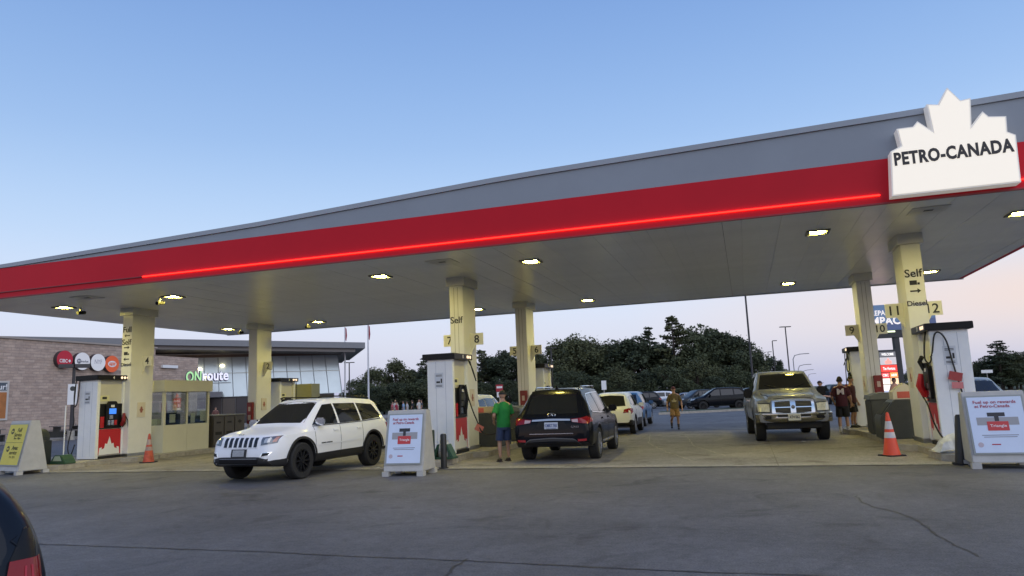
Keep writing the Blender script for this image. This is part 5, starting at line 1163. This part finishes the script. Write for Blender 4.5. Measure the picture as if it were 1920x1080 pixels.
# ---- black SUV, tail towards the camera
def infiniti():
    root = thing('suv_car', 'black SUV with chrome tail strip seen from behind beside man in green', 'car')
    bp_ = paint('black', (.006, .007, .010), rough=.25)
    P = suv_profile(2.39, -2.58, 1.74, 1.08, 1.06, .965, 2.9, .375, 1.25, .45, .58, .3, .62)
    c = Car(P, root, bp_, black_tr, .36)
    generic_details(c, P, tail_lamps=False, belt=1.06, H=1.74, rear=-2.58, front=2.39, tail=.58, cowl=1.25, rake=.45, W=.965, hood=1.08, plate=False)
    c.wheels(mat('rim_alloy', (.42, .43, .45), .3, metal=.9), .245, 9, .7)
    c.mirrors(.83, 1.13, bp_)
    for s in (-1, 1):
        tl = c.patch('tail_lamp', [(s*.50, .93), (s*.72, .90), (s*.93, .88)], [(s*.47, 1.0), (s*.7, 1.02), (s*.94, 1.08)], 'b', lamp_red, n=9, m=4, off=.016)
        c.patch('reverse_lens', [(s*.505, .935), (s*.64, .92)], [(s*.485, .99), (s*.63, 1.0)], 'b', mat('lens_pink', (.5, .36, .36), .15, coat=.8), tl, n=4, m=3, off=.022, th=.004)
        c.patch('side_lamp', [(-2.5, .90), (-2.2, .96)], [(-2.5, 1.06), (-2.25, 1.0)], 'l' if s > 0 else 'r', lamp_red, n=6, m=4, off=.008)
        c.patch('reflector', [(s*.62, .49), (s*.82, .50)], [(s*.62, .54), (s*.82, .55)], 'b', mat('reflector_red', (.30, .02, .025), .2), n=5, m=3, off=.02)
    c.patch('chrome_strip', [(-.46, .965), (0, .975), (.46, .965)], [(-.45, 1.005), (0, 1.02), (.45, 1.005)], 'b', mat('satin_chrome', (.6, .6, .6), .35, metal=.8), n=10, m=3, off=.03)
    c.patch('bumper_chrome', [(-.52, .665), (.52, .665)], [(-.52, .685), (.52, .685)], 'b', M['chrome'], n=10, m=2, off=.024, th=.012)
    rc = c.patch('plate_recess', [(-.42, .765), (.42, .765)], [(-.3, .955), (.3, .955)], 'b', M['black'], n=8, m=3, off=.004)
    pl = c.patch('number_plate', [(-.16, .785), (.16, .785)], [(-.16, .935), (.16, .935)], 'b', plate_c, rc, n=3, m=3, off=.022)
    px = c.hit(Vector((-5, 0, .86)), Vector((1, 0, 0))).x-.027
    text('CMRT 760', .075, mat('plate_ink', (.10, .14, .30), .5), rc, (px, 0, .865), R(-90), .01, wide=.28)
    text('YOURS TO DISCOVER', .02, MATS['plate_ink'], rc, (px, 0, .80), R(-90), .0, wide=.24)
    df = c.patch('diffuser', [(-.68, .40), (0, .38), (.68, .40)], [(-.55, .53), (0, .57), (.55, .53)], 'b', black_tr, n=12, m=4, off=.014)
    c.line('diffuser_edge', [(-.68, .42), (-.54, .545), (0, .575), (.54, .545), (.68, .42)], 'b', mat('edge_gloss', (.10, .105, .115), .3), .022, df, off=.026)
    ex = c.hit(Vector((-5, 0, 1.10)), Vector((1, 0, 0))).x-.012
    em = MB()
    em.tube([(ex+.004, -.012, 1.105)]+[(ex, .088*math.cos(a), 1.10+.042*math.sin(a)) for a in np.linspace(-1.05, math.pi+1.05, 22)][::-1]+[(ex+.004, .012, 1.105)], .009, 6)
    em.tube([(ex+.004, -.012, 1.105), (ex+.006, 0, 1.13), (ex+.004, .012, 1.105)], .008, 6)
    em.build('emblem', M['chrome'], root, 40)
    text('QX60', .045, M['chrome'], root, (c.hit(Vector((-5, -.55, .82)), Vector((1, 0, 0))).x-.01, -.56, .82), R(-90), .01, wide=.18)
    c.patch('spoiler', [(-2.08, -.56), (-2.08, 0), (-2.08, .56)], [(-1.92, -.58), (-1.92, 0), (-1.92, .58)], 't', bp_, n=12, m=3, off=.03, th=.05)
    MB().tube([(-1.75, 0, 1.70), (-1.8, 0, 1.79)], [.05, .012], 6).build('roof_fin', M['black'], root)
    for s in (-1, 1): MB().tube([(.3, s*.55, 1.725), (.2, s*.56, 1.77), (-1.6, s*.55, 1.755), (-1.75, s*.54, 1.69)], .018, 6).build('roof_rail', M['chrome'], root, 40)
    MB().tube([(ex-.03, -.14, 1.22), (ex+.08, .1, 1.21)], .008, 5).build('rear_wiper', M['matt'], root)
    c.patch('side_skirt', [(.95, .36), (-.95, .36)], [(.95, .40), (-.95, .40)], 'r', M['chrome'], n=8, m=2, off=.014)
    for f_ in ('l', 'r'):
        c.line('window_chrome', [(.95, 1.085), (0, 1.09), (-1.0, 1.1), (-2.0, 1.15), (-1.9, 1.4), (-1.6, 1.565), (-.9, 1.60), (.1, 1.61)], f_, M['chrome'], .018, off=.012)
    return root
qx_ = infiniti(); qx_.scale = (1.04, 1.04, 1.04); place_car(qx_, -4.66, 19.8, R(90+2.0))

# ---- grey pickup, front towards the camera
def ram():
    root = thing('pickup_truck', 'grey pickup with chrome cross grille and lamps reflected in its windscreen', 'pickup')
    gp = paint('grey', (.225, .235, .26), metal=.05, rough=.36)
    W = 1.0
    P = dict(top=[(-3.1, .62), (-3.1, 1.22), (-3.07, 1.27), (-1.22, 1.27), (-1.17, 1.32), (-1.1, 1.72), (-.98, 1.84), (-.5, 1.88), (.35, 1.87), (.55, 1.80), (1.18, 1.36), (1.25, 1.32), (2.2, 1.25), (2.5, 1.19), (2.6, 1.12), (2.66, .9), (2.68, .7), (2.68, .62)],
             sh=[(-3.1, 1.1), (-1.2, 1.12), (.3, 1.16), (1.2, 1.16), (1.8, 1.10), (2.5, 1.02), (2.62, .9), (2.68, .65)],
             w=[(-3.1, .94), (-3.0, .98), (0, .985), (1.3, 1.0), (2.2, 1.0), (2.45, .97), (2.58, .93), (2.68, .88)],
             wt=[(-3.1, .9), (-1.25, .9), (-1.1, .72), (-.6, .68), (.5, .68), (1.18, .80), (1.4, .66), (2.4, .60), (2.6, .56), (2.68, .62)],
             zb=[(-3.1, .58), (-2.6, .52), (0, .5), (2.3, .5), (2.68, .52)], ax=(1.785, -1.785), wr=.41, track=.84, fender=True, drop=.03)
    c = Car(P, root, gp, black_tr, None)
    gl = M['glass']
    c.patch('windscreen', [(-.74, 1.37), (0, 1.385), (.74, 1.37)], [(-.62, 1.775), (0, 1.80), (.62, 1.775)], 'f', gl, n=16, m=9, off=.004)
    c.both('door_glass', [(.88, 1.215), (-.1, 1.215)], [(.5, 1.72), (-.1, 1.74)], gl, n=8, m=5)
    c.both('door_glass', [(-.18, 1.215), (-1.0, 1.215)], [(-.18, 1.74), (-.95, 1.71)], gl, n=8, m=5)
    c.wheels(mat('rim_grey', (.35, .35, .36), .35, metal=.8), .27, 6, .6)
    c.mirrors(.78, 1.24, M['black'], size=(.07, .12, .13))
    gs = c.patch('grille_surround', [(-.56, .76), (-.42, .70), (.42, .70), (.56, .76)], [(-.54, 1.07), (-.3, 1.11), (.3, 1.11), (.54, 1.07)], 'f', M['chrome'], n=14, m=6, off=.03)
    mesh_m = mat('grille_mesh', (.03, .03, .028), .6, var=.5, vscale=60)
    for s in (-1, 1):
        for z0, z1 in ((.745, .885), (.91, 1.055)):
            gi = c.patch('grille_insert', [(s*.07, z0), (s*(.48 if z0 > .8 else .46), z0+(0 if z0 > .8 else .02))], [(s*.07, z1), (s*.47, z1-(.015 if z0 > .8 else 0))], 'f', mesh_m, gs, n=6, m=4, off=.036, th=.004)
            for k in range(3): c.patch('grille_bar', [(s*.075, z0+.02+k*.042), (s*.46, z0+.02+k*.042)], [(s*.075, z0+.028+k*.042), (s*.46, z0+.028+k*.042)], 'f', mat('grille_bar', (.10, .10, .095), .5), gs, n=4, m=2, off=.04, th=.003)
        c.patch('headlamp', [(s*.615, .79), (s*.92, .80)], [(s*.61, .985), (s*.93, 1.0)], 'f', mat('lamp_yellowed', (.66, .65, .56), .15, coat=.8, var=.25, vscale=14), n=7, m=5, off=.02)
        fl = c.patch('fog_lamp', [(s*.60, .60), (s*.76, .60)], [(s*.60, .67), (s*.76, .67)], 'f', M['black'], n=4, m=3, off=.10)
    MB().lathe([(.05, 0), (.045, .012), (.01, .016)], 14, 'x', (2.70, 0, .90)).build('ram_badge', mat('badge', (.2, .2, .2), .3, metal=.8), root)
    # chrome bumper, its own volume in front of the body
    b = MB(); ys = np.linspace(-1.0, 1.0, 21)
    pf_ = [(.0, .50), (.05, .52), (.10, .56), (.125, .62), (.11, .67), (.13, .70), (.12, .745), (.0, .76)]
    v = [(2.66-.20*abs(y)**3+a, y, z) for y in ys for a, z in pf_]; n = len(pf_)
    b.add(v, [(i*n+j, (i+1)*n+j, (i+1)*n+j+1, i*n+j+1) for i in range(20) for j in range(n-1)]); bo = b.build('bumper', mat('chrome_worn', (.42, .42, .39), .22, metal=1., var=.1, vscale=4), root, 50)
    bo.parent = root
    MB().box((2.70, -.42, .655), (2.80, .42, .705)).build('bumper_slot', M['matt'], bo)
    pl = MB().box((2.795, -.16, .56), (2.81, .16, .73)).build('number_plate', mat('plate_white', (.62, .62, .58), .5), root)
    text('AT4 062', .075, M['letter'], pl, (2.813, 0, .65), R(90), .01, wide=.26)
    MB().box((2.2, -.7, .36), (2.6, .7, .5)).box((1.75, -.8, .3), (1.9, .8, .42)).build('underbody', M['matt'], root)
    for f_ in ('l', 'r'):
        for ax in P['ax']:
            pts = [(ax+.53*math.cos(a), .41+.53*math.sin(a)) for a in np.linspace(.1, math.pi-.1, 19)]
            c.line('arch_lip', pts, f_, gp, .06, off=.02)
        for xx in (.98, -.14, -1.08): c.line('door_gap', [(xx, 1.15), (xx, .56)], f_, MATS['door_gap'], .012)
        for xx in (-.02, -1.0): c.patch('door_handle', [(xx, 1.04), (xx+.17, 1.04)], [(xx, 1.08), (xx+.17, 1.08)], f_, M['chrome'], n=4, m=3, off=.03, th=.03)
    for s in (-1, 1):
        c.line('hood_gap', [(1.25, s*.72), (1.8, s*.665), (2.5, s*.60)], 't', MATS['door_gap'], .014)
        c.patch('hood_crease', [(1.35, s*.40), (2.5, s*.33)], [(1.35, s*.44), (2.5, s*.36)], 't', gp, n=10, m=3, off=.014)
        c.patch('lamp_surround', [(s*.595, .77), (s*.945, .78)], [(s*.59, 1.005), (s*.95, 1.02)], 'f', M['matt'], n=7, m=5, off=.012)
    c.line('hood_gap', [(-.58, 1.115), (0, 1.135), (.58, 1.115)], 'f', MATS['door_gap'], .014)
    for s in (-1, 1): MB().tube([(1.20, s*.1, 1.375), (1.0, s*.55, 1.50)], .009, 5).build('wiper', M['matt'], root)
    return root
tr_ = ram(); tr_.scale = (1.06, 1.06, 1.13); place_car(tr_, 1.08, 25.5, R(-90+3.5))

# ---- simpler vehicles
def plain_suv(name, label, pname, c_, x, y, hd, group=None, k=1., sedan=False, metal=0., clad=.42, rimc=(.4, .41, .42), cat='car', H=1.68, quick=False, steep=False):
    root = thing(name, label, cat, (0, 0, 0), 0, group)
    if sedan:
        P = dict(top=[(-2.35, .5), (-2.35, .8), (-2.32, .95), (-2.2, 1.03), (-1.7, 1.06), (-1.0, 1.38), (-.5, 1.44), (.1, 1.44), (.35, 1.40), (1.15, 1.03), (1.25, 1.0), (2.0, .90), (2.25, .82), (2.33, .7), (2.36, .5), (2.36, .45)],
                 sh=[(-2.35, .75), (-2.2, .94), (0, .93), (1.2, .90), (2.1, .78), (2.36, .48)], w=[(-2.35, .72), (-2.25, .84), (-1.8, .9), (1.6, .905), (2.1, .84), (2.36, .62)],
                 wt=[(-2.35, .66), (-1.7, .72), (-1.0, .58), (.3, .58), (1.2, .74), (2.0, .70), (2.36, .55)], zb=[(-2.35, .42), (-2, .28), (2, .26), (2.36, .34)], ax=(1.38, -1.38), wr=.33, track=.78)
        c = Car(P, root, paint(pname, c_, metal), black_tr, None, 70)
        zb0, zt0 = .97, 1.31
        c.both('door_glass', [(.98, zb0), (.05, zb0)], [(.3, zt0), (.05, zt0+.02)], M['glass'], n=7, m=4); c.both('door_glass', [(-.03, zb0), (-1.25, zb0+.03)], [(-.03, zt0+.02), (-.85, zt0)], M['glass'], n=7, m=4)
        c.patch('windscreen', [(-.66, 1.07), (.66, 1.07)], [(-.52, 1.36), (.52, 1.36)], 'f', M['glass'], n=9, m=5); c.patch('rear_glass', [(-.6, 1.1), (.6, 1.1)], [(-.5, 1.33), (.5, 1.33)], 'b', M['glass'], n=9, m=5)
        for s in (-1, 1):
            c.patch('headlamp', [(s*.5, .66), (s*.76, .68)], [(s*.48, .75), (s*.78, .78)], 'f', lamp_clear, n=5, m=3); c.patch('tail_lamp', [(s*.45, .78), (s*.8, .78)], [(s*.45, .92), (s*.8, .92)], 'b', lamp_red, n=5, m=3)
        c.patch('grille', [(-.4, .5), (.4, .5)], [(-.42, .7), (.42, .7)], 'f', black_tr, n=5, m=3)
    else:
        P = suv_profile(2.25, -2.2, H, 1.04, 1.04, .925, 2.68, .355, 1.2, .42, .5, .3, .6)
        if steep:
            P['top'] = [(-2.2, .52), (-2.2, .84), (-2.18, .98), (-2.14, 1.12), (-2.06, 1.27), (-1.92, 1.40), (-1.70, 1.49), (-1.4, 1.53)]+[p for p in P['top'] if p[0] > -.8]
            P['wt'] = [(-2.2, .74), (-2.1, .72), (-1.9, .66), (-1.4, .61)]+[p for p in P['wt'] if p[0] > -.75]
        c = Car(P, root, paint(pname, c_, metal), black_tr, clad, 80)
        if steep:
            c.patch('lamp_shade', [(-2.165, 1.0), (-2.03, 1.0)], [(-2.13, 1.17), (-2.10, 1.17)], 'l', M['black'], n=5, m=5, off=.006)
            c.patch('tail_lamp', [(-2.185, .70), (-1.99, .70)], [(-2.155, 1.0), (-2.03, 1.0)], 'l', lamp_red, n=6, m=6, off=.014)
            for k_ in (0, 1): c.patch('lamp_stripe', [(-2.15+.05*k_, .72), (-2.140+.05*k_, .72)], [(-2.125+.025*k_, .97), (-2.117+.025*k_, .97)], 'l', mat('stripe_red', (.40, .02, .04), .3), n=3, m=6, off=.016, th=.003)
            c.patch('quarter_glass', [(-1.4, 1.06), (-1.93, 1.06)], [(-1.4, 1.42), (-1.80, 1.36)], 'l', M['glass'], n=8, m=5, off=.010)
            c.line('glass_frame', [(-1.35, 1.05), (-1.955, 1.05), (-1.96, 1.1), (-1.83, 1.365), (-1.4, 1.44)], 'l', M['black'], .035, off=.013)
            c.line('glass_frame', [(-1.955, 1.05), (-1.93, .8), (-1.92, .55)], 'l', M['black'], .02, off=.006)
        if not steep: generic_details(c, P, belt=1.04, H=H, rear=-2.2, front=2.25, tail=.5, cowl=1.2, rake=.42, W=.925, hood=1.04)
    c.wheels(mat('rim_%s' % pname, rimc, .35, metal=.8), .22, 8, .66)
    if not quick: c.mirrors(.8, 1.08 if not sedan else .98, c.body.data.materials[0])
    root.scale = (k, k, k); place_car(root, x, y, hd); return root, c
# white crossover ahead of the black SUV
r_, c = plain_suv('crossover_car', 'white crossover with roof hidden tail partly behind the black SUV', 'pearl', (.76, .78, .82), -5.22, 30.4, R(92), None, 1.0, H=1.66, clad=.55)
r_['label'] = 'white crossover parked ahead of the black SUV, dark lower cladding'
plain_suv('crossover_car', 'bright blue car just showing ahead of the white crossover', 'blue', (.05, .13, .26), -5.6, 36.6, R(91), None, 1.0)
plain_suv('suv_car', 'white car seen between the middle columns behind man in green', 'white', (.72, .73, .74), -10.2, 26.9, R(90), None, 1.06)
plain_suv('crossover_car', 'silver car behind the pump at the right edge', 'silver', (.33, .36, .38), *far(1815, 25.5)[:2], R(-88), None, 1.0, metal=.5)
# dark car nearest the camera, only its rear corner in view
hd_ = R(236); q0 = far(98, 3.4); fx_ = Vector((math.cos(hd_), math.sin(hd_), 0)); lf_ = Vector((-math.sin(hd_), math.cos(hd_), 0)); cc_ = q0+fx_*2.1-lf_*.82
r_, c = plain_suv('hatchback_car', 'dark blue black car corner with red tail lamp at the bottom left', 'midnight', (.010, .014, .022), cc_.x, cc_.y, hd_, None, .97, H=1.56, steep=True)
r2 = r_
# cars in the far lot
fd, _ = plain_suv('suv_car', 'dark SUV parked left of the walking man, side on', 'ink', (.012, .014, .018), *far(1196, 72)[:2], R(195), 'cars parked in the far lot')
plain_suv('suv_car', 'white SUV parked behind the dark one left of the walking man', 'white', (.72, .73, .74), *far(1229, 79)[:2], R(188), 'cars parked in the far lot')
plain_suv('suv_car', 'black SUV with black wheels parked right of the walking man', 'black', (.006, .007, .010), *far(1345, 58)[:2], R(196), 'cars parked in the far lot', 1.05, rimc=(.01, .01, .01))
plain_suv('suv_car', 'dark hatch behind the nose of the black parked SUV', 'slate', (.03, .035, .04), *far(1308, 66)[:2], R(215), 'cars parked in the far lot')
plain_suv('sedan_car', 'pale silver car directly behind the walking man', 'silver', (.33, .36, .38), *far(1282, 72)[:2], R(190), 'cars parked in the far lot', 1., True, .5)
plain_suv('sedan_car', 'pale tan car half hidden at the left arm of the walking man', 'tan', (.35, .28, .24), *far(1250, 82)[:2], R(265), 'cars parked in the far lot', 1., True, .2)
plain_suv('pickup_car', 'dark car tail beyond the man in the cap', 'slate', (.03, .035, .04), *far(1562, 62)[:2], R(100), 'cars parked in the far lot')
plain_suv('suv_car', 'dark car parked behind the mirror of the grey pickup', 'ink', (.012, .014, .018), *far(1405, 64)[:2], R(200), 'cars parked in the far lot')
# ------------------------------------------------------------------ people
def skin_mesh(name, chains, root=0, sub=1):
    """chains: list of [(point, radius), ...]; equal points are shared"""
    V = []; RR = []; E = []; key = {}
    for ch in chains:
        prev = None
        for p, r in ch:
            k = tuple(round(v, 4) for v in p)
            if k not in key: key[k] = len(V); V.append(p); RR.append(r if isinstance(r, tuple) else (r, r))
            i = key[k]
            if prev is not None and prev != i: E.append((prev, i))
            prev = i
    me = bpy.data.meshes.new(name); me.from_pydata(V, E, []); o = bpy.data.objects.new(name, me); col.objects.link(o)
    md = o.modifiers.new('skin', 'SKIN'); md.use_smooth_shade = True
    for i, r in enumerate(RR): me.skin_vertices[0].data[i].radius = r
    for i in range(len(V)): me.skin_vertices[0].data[i].use_root = (i == root)
    s = o.modifiers.new('sub', 'SUBSURF'); s.levels = sub; s.render_levels = sub
    dg = bpy.context.evaluated_depsgraph_get(); out_ = bpy.data.meshes.new_from_object(o.evaluated_get(dg)); out_.name = name
    bpy.data.objects.remove(o); bpy.data.meshes.remove(me); out_.materials.clear(); return out_
skin_m = mat('skin', (.42, .24, .16), .55)
skin_d = mat('skin_tan', (.30, .15, .09), .55)
def person(label, pos, rz, shirt, shorts, shoe, hair, H=1.76, cap=None, elbows=None, hands=None, knees=None, feet=None, sk=skin_m, lean=0., shirt_on=True, emblem=None, long_=False, socks=None, detail=True, hold=None):
    """stands at pos, faces -Y turned by rz; joint lists are (left, right) in metres for a height of 1.76"""
    k = H/1.76
    t = thing('person', label, 'person', pos, rz); t.scale = (k, k, k)
    hipz, chz = .94, 1.30
    kn = knees or ((.10, -.03, .50), (-.10, -.03, .50)); ft = feet or ((.11, .02, .085), (-.11, .02, .085))
    el = elbows or ((.27, .03, 1.12), (-.27, .03, 1.12)); hd = hands or ((.27, -.08, .86), (-.27, -.08, .86))
    nk = (0, lean*.8, 1.48); hd0 = (0, lean-.01, 1.575); hd1 = (0, lean-.015, 1.65); hd2 = (0, lean-.005, 1.715)
    ch = [[((0, 0, hipz), .135), ((0, .0, 1.08), .125), ((0, lean*.4, chz), (.155, .115)), ((0, lean*.7, 1.42), (.09, .09)), (nk, .058), (hd0, .06), (hd1, .06)]]
    for i, s in enumerate((1, -1)):
        ch.append([((0, lean*.7, 1.42), .09), ((s*.175, lean*.6, 1.41), .062), (el[i], .043), (hd[i], .030)])
        ch.append([((0, 0, hipz), .135), ((s*.095, 0, .86), .092), (kn[i], .060), ((ft[i][0], ft[i][1]+.0, (kn[i][2]+ft[i][2])/2-.02+.06), .056), (ft[i], .036)])
    me_ = skin_mesh('body', ch); bm = bmesh.new(); bm.from_mesh(me_); hq = MB().ball((0, lean-.012, 1.652), (.080, .098, .112), 16, 12).ball((0, lean-.035, 1.595), (.055, .062, .05), 12, 8).mesh('h', 180); bm.from_mesh(hq); bm.to_mesh(me_); bm.free()
    me_.polygons.foreach_set('use_smooth', [True]*len(me_.polygons))
    body = link('body', me_, sk, t)
    # hands with fingers, nose, ears, eyes
    q = MB()
    for i, s in enumerate((1, -1)):
        w = Vector(hd[i]); d = (w-Vector(el[i])).normalized(); sd_ = d.cross(Vector((s, .3, .2))).normalized(); nn = d.cross(sd_)
        pc = w+d*.055; q.tube([w-d*.01, pc, w+d*.10], [.026, .036, .03], 8)
        for f_ in range(4):
            o_ = sd_*(-.03+.02*f_); L = (.062, .075, .07, .055)[f_]; q.tube([w+d*.09+o_, w+d*(.09+L*.55)+o_+nn*.012, w+d*(.09+L*.85)+o_+nn*.035], [.0095, .009, .007], 6)
        q.tube([pc-sd_*.028, pc-sd_*.055+d*.03, pc-sd_*.055+d*.065+nn*.02], [.011, .010, .008], 6)
    q.build('hands', sk, body, 60)
    q = MB(); hy = lean-.015
    q.tube([(0, hy-.075, 1.675), (0, hy-.105, 1.635), (0, hy-.08, 1.63)], [.008, .015, .01], 6)
    for s in (-1, 1): q.ball((s*.085, hy+.01, 1.645), (.012, .022, .032), 8, 6)
    q.build('nose_and_ears', sk, body, 60)
    q = MB()
    for s in (-1, 1): q.ball((s*.032, hy-.076, 1.662), (.012, .008, .008), 6, 5)
    q.box((-.03, hy-.083, 1.600), (.03, hy-.07, 1.607)); q.build('eyes_and_mouth', M['matt'], body)
    # hair or cap
    q = MB(); pr = []
    n = 14
    for j in range(8):
        a = j/7*1.45; pr.append((a,))
    for j in range(8):
        a = math.pi/2*j/7
        for i in range(n):
            b = 2*math.pi*i/n; front = -math.sin(b)
            zz = 1.66-(.055 if front < .2 else -.02)*math.cos(a)*1.0 if not cap else 1.662
            r_ = (.094 if not cap else .101)
            q.v.append((r_*math.cos(a)*math.cos(b)*.92, hy+.012+r_*1.08*math.cos(a)*math.sin(b), zz+(1.775-zz)*math.sin(a)))
    q.f += [(j*n+i, j*n+(i+1) % n, (j+1)*n+(i+1) % n, (j+1)*n+i) for j in range(7) for i in range(n)]; q.mi += [0]*(7*n)
    hat = q.build('cap' if cap else 'hair', mat('hair_%s' % str(hair if not cap else cap), cap or hair, .8), body, 60)
    if cap:
        v = [(.075*math.cos(a), hy-.06-(.115 if 1 else 0)*math.sin(a)*1.0, 1.682-.012*math.sin(a)) for a in np.linspace(0, math.pi, 9)]
        MB().prism([(p[0], p[1]) for p in v], 'z', 1.672, 1.684).build('cap_brim', hat.data.materials[0], hat)
    # clothes: lofted so that hems and cuffs end cleanly
    def rings(q, R_, n=16):
        k0 = len(q.v)
        for cx, cy, cz, rx, ry in R_:
            for i in range(n):
                a = 2*math.pi*i/n; q.v.append((cx+rx*math.cos(a), cy+ry*math.sin(a), cz))
        for j in range(len(R_)-1):
            for i in range(n): q.f.append((k0+j*n+i, k0+j*n+(i+1) % n, k0+(j+1)*n+(i+1) % n, k0+(j+1)*n+i)); q.mi.append(0)
    if shirt_on:
        q = MB(); rings(q, [(0, 0, .845, .178, .137), (0, 0, .86, .182, .140), (0, .0, .97, .176, .135), (0, lean*.2, 1.10, .176, .130), (0, lean*.4, 1.24, .190, .132), (0, lean*.55, 1.36, .198, .122), (0, lean*.65, 1.43, .165, .10), (0, lean*.72, 1.468, .095, .082), (0, lean*.75, 1.485, .068, .066)])
        for i, s in enumerate((1, -1)):
            sh_ = Vector((s*.150, lean*.6, 1.405)); e_ = Vector(el[i]); q.tube([sh_, sh_.lerp(e_, .3), sh_.lerp(e_, .84)], [.078, .080, .074], 12, cap=False)
        shirt_o = q.build('shirt', mat('shirt_%s' % str(shirt), shirt, .85, var=.14, vscale=7, bump=.4, bscale=9), body, 70)
        if emblem: emblem(shirt_o, lean)
    q = MB(); rings(q, [(0, 0, .99, .158, .122), (0, 0, .90, .172, .132), (0, 0, .82, .176, .134), (0, 0, .775, .150, .115)])
    for i, s in enumerate((1, -1)):
        hp = Vector((s*.088, 0, .85)); kk = Vector(kn[i]); e_ = hp.lerp(kk, .93)
        if long_: q.tube([hp, hp.lerp(kk, .5), kk, Vector((ft[i][0], ft[i][1], ft[i][2]+.0))], [.098, .096, .08, .068], 12, cap=False)
        else: q.tube([hp, hp.lerp(e_, .5), e_], [.096, .104, .108], 12, cap=False)
    q.build('trousers' if long_ else 'shorts', mat('shorts_%s' % str(shorts), shorts, .85, var=.14, vscale=7, bump=.4, bscale=9), body, 70)
    for i in range(2):
        fx, fy, fz = ft[i]; q = MB()
        q.tube([(fx, fy+.055, fz-.045), (fx, fy-.0, fz-.04), (fx, fy-.10, fz-.052), (fx, fy-.17, fz-.062)], [.038, .046, .046, .026], 10)
        q.box((fx-.045, fy-.185, fz-.088), (fx+.045, fy+.085, fz-.070)); q.build('shoe', mat('shoe_%s' % str(shoe), shoe, .6), body, 50)
        if socks:
            q = MB().tube([(fx, fy, fz), (fx, fy, fz+.14)], [.042, .05], 10).build('sock', mat('sock_%s' % str(socks), socks, .9), body, 50)
    return t
def chest_leaf(o, lean):
    MB().prism([(-.1, 1.12), (.06, 1.12), (.11, 1.18), (.03, 1.2), (-.0, 1.3), (-.05, 1.2), (-.11, 1.2)], 'y', lean*.5-.166, lean*.5-.150).build('print', mat('shirt_print', (.36, .32, .2), .8), o)
def back_letter(o, lean):
    text('M', .17, mat('letter_white', (.62, .56, .56), .8), o, (0, .150+lean*.6, 1.30), R(180), .05, wide=.2, ext=.012)
# man in green at the middle pump, seen from behind, turned left, one arm out holding the nozzle, hand on hip
person('person in green T-shirt, blue shorts and black cap filling the black SUV', (-5.98, 17.72, .012), R(218), (.012, .20, .035), (.028, .045, .10), (.02, .012, .012), (.02, .015, .012), 1.78, cap=(.012, .012, .013),
       elbows=((.30, .14, 1.14), (-.27, -.06, 1.14)), hands=((.22, -.10, 1.0), (-.22, -.33, 1.04)), knees=((.11, -.03, .5), (-.10, -.03, .5)), feet=((.13, .03, .085), (-.12, -.04, .085)))
person('person in khaki T-shirt and tan shorts walking towards the camera', (-2.97, 31.7, .0), R(8), (.115, .085, .035), (.27, .155, .055), (.02, .018, .018), (.05, .03, .02), 1.80, cap=(.10, .03, .02), sk=skin_m,
       elbows=((.29, .05, 1.12), (-.29, .03, 1.12)), hands=((.30, -.06, .86), (-.30, -.04, .87)), knees=((.10, -.05, .5), (-.11, -.14, .52)), feet=((.11, .02, .085), (-.16, .10, .14)), emblem=chest_leaf, socks=(.06, .05, .05))
person('person in maroon jersey with a white letter on the back and black shorts', (2.95, 26.1, .01), R(172), (.055, .008, .016), (.008, .008, .010), (.35, .33, .32), (.02, .015, .012), 1.85, emblem=back_letter, sk=skin_m, socks=(.5, .48, .46),
       hands=((.22, -.22, .95), (-.26, -.16, .9)))
person('second person in dark clothes half hidden behind the maroon jersey', (3.38, 27.0, .16), R(60), (.05, .01, .018), (.01, .01, .012), (.02, .02, .02), (.015, .012, .01), 1.70)
person('person in a dark cap facing right beyond the pickup hood', far(1537, 33.0), YAW+R(75), (.035, .025, .03), (.02, .02, .03), (.02, .02, .02), (.02, .015, .012), 1.80, cap=(.025, .012, .012), hands=((.2, -.34, 1.08), (-.1, -.36, 1.05)), sk=skin_m)
person('bare armed person in a peach top between the right columns', far(1676, 35), YAW+R(30), (.46, .22, .13), (.03, .03, .04), (.02, .02, .02), (.02, .015, .012), 1.82, sk=skin_d, hands=((.2, -.2, 1.1), (-.2, -.2, 1.1)))
crowd = [(735, 70, (.45, .12, .12), 'person in pink left of the group behind the white car'), (741, 71, (.5, .45, .42), 'blonde figure in pale top at the left of the far group'), (743, 69.5, (.28, .02, .05), 'person in dark red in the far group behind the white car'),
         (756, 70, (.25, .38, .55), 'person in light blue in the far group'), (763, 73, (.4, .4, .42), 'person in grey right of the light blue one'), (773, 70, (.015, .015, .018), 'person in black in the far group'), (785, 69, (.5, .48, .45), 'person in white at the right of the far group'),
         (790, 71, (.06, .06, .07), 'dark figure against the middle pump in the far group'), (404, 62, (.14, .06, .05), 'person in brown standing at the building doors')]
for i, (px, dep, c_, lab) in enumerate(crowd):
    person(lab, far(px, dep, .0 if px > 500 else .15), YAW+rnd.uniform(-2, 2), c_, (.03, .03, .05), (.02, .02, .02), [(.02, .015, .012), (.35, .22, .1)][px == 741], rnd.uniform(1.65, 1.85), detail=False)
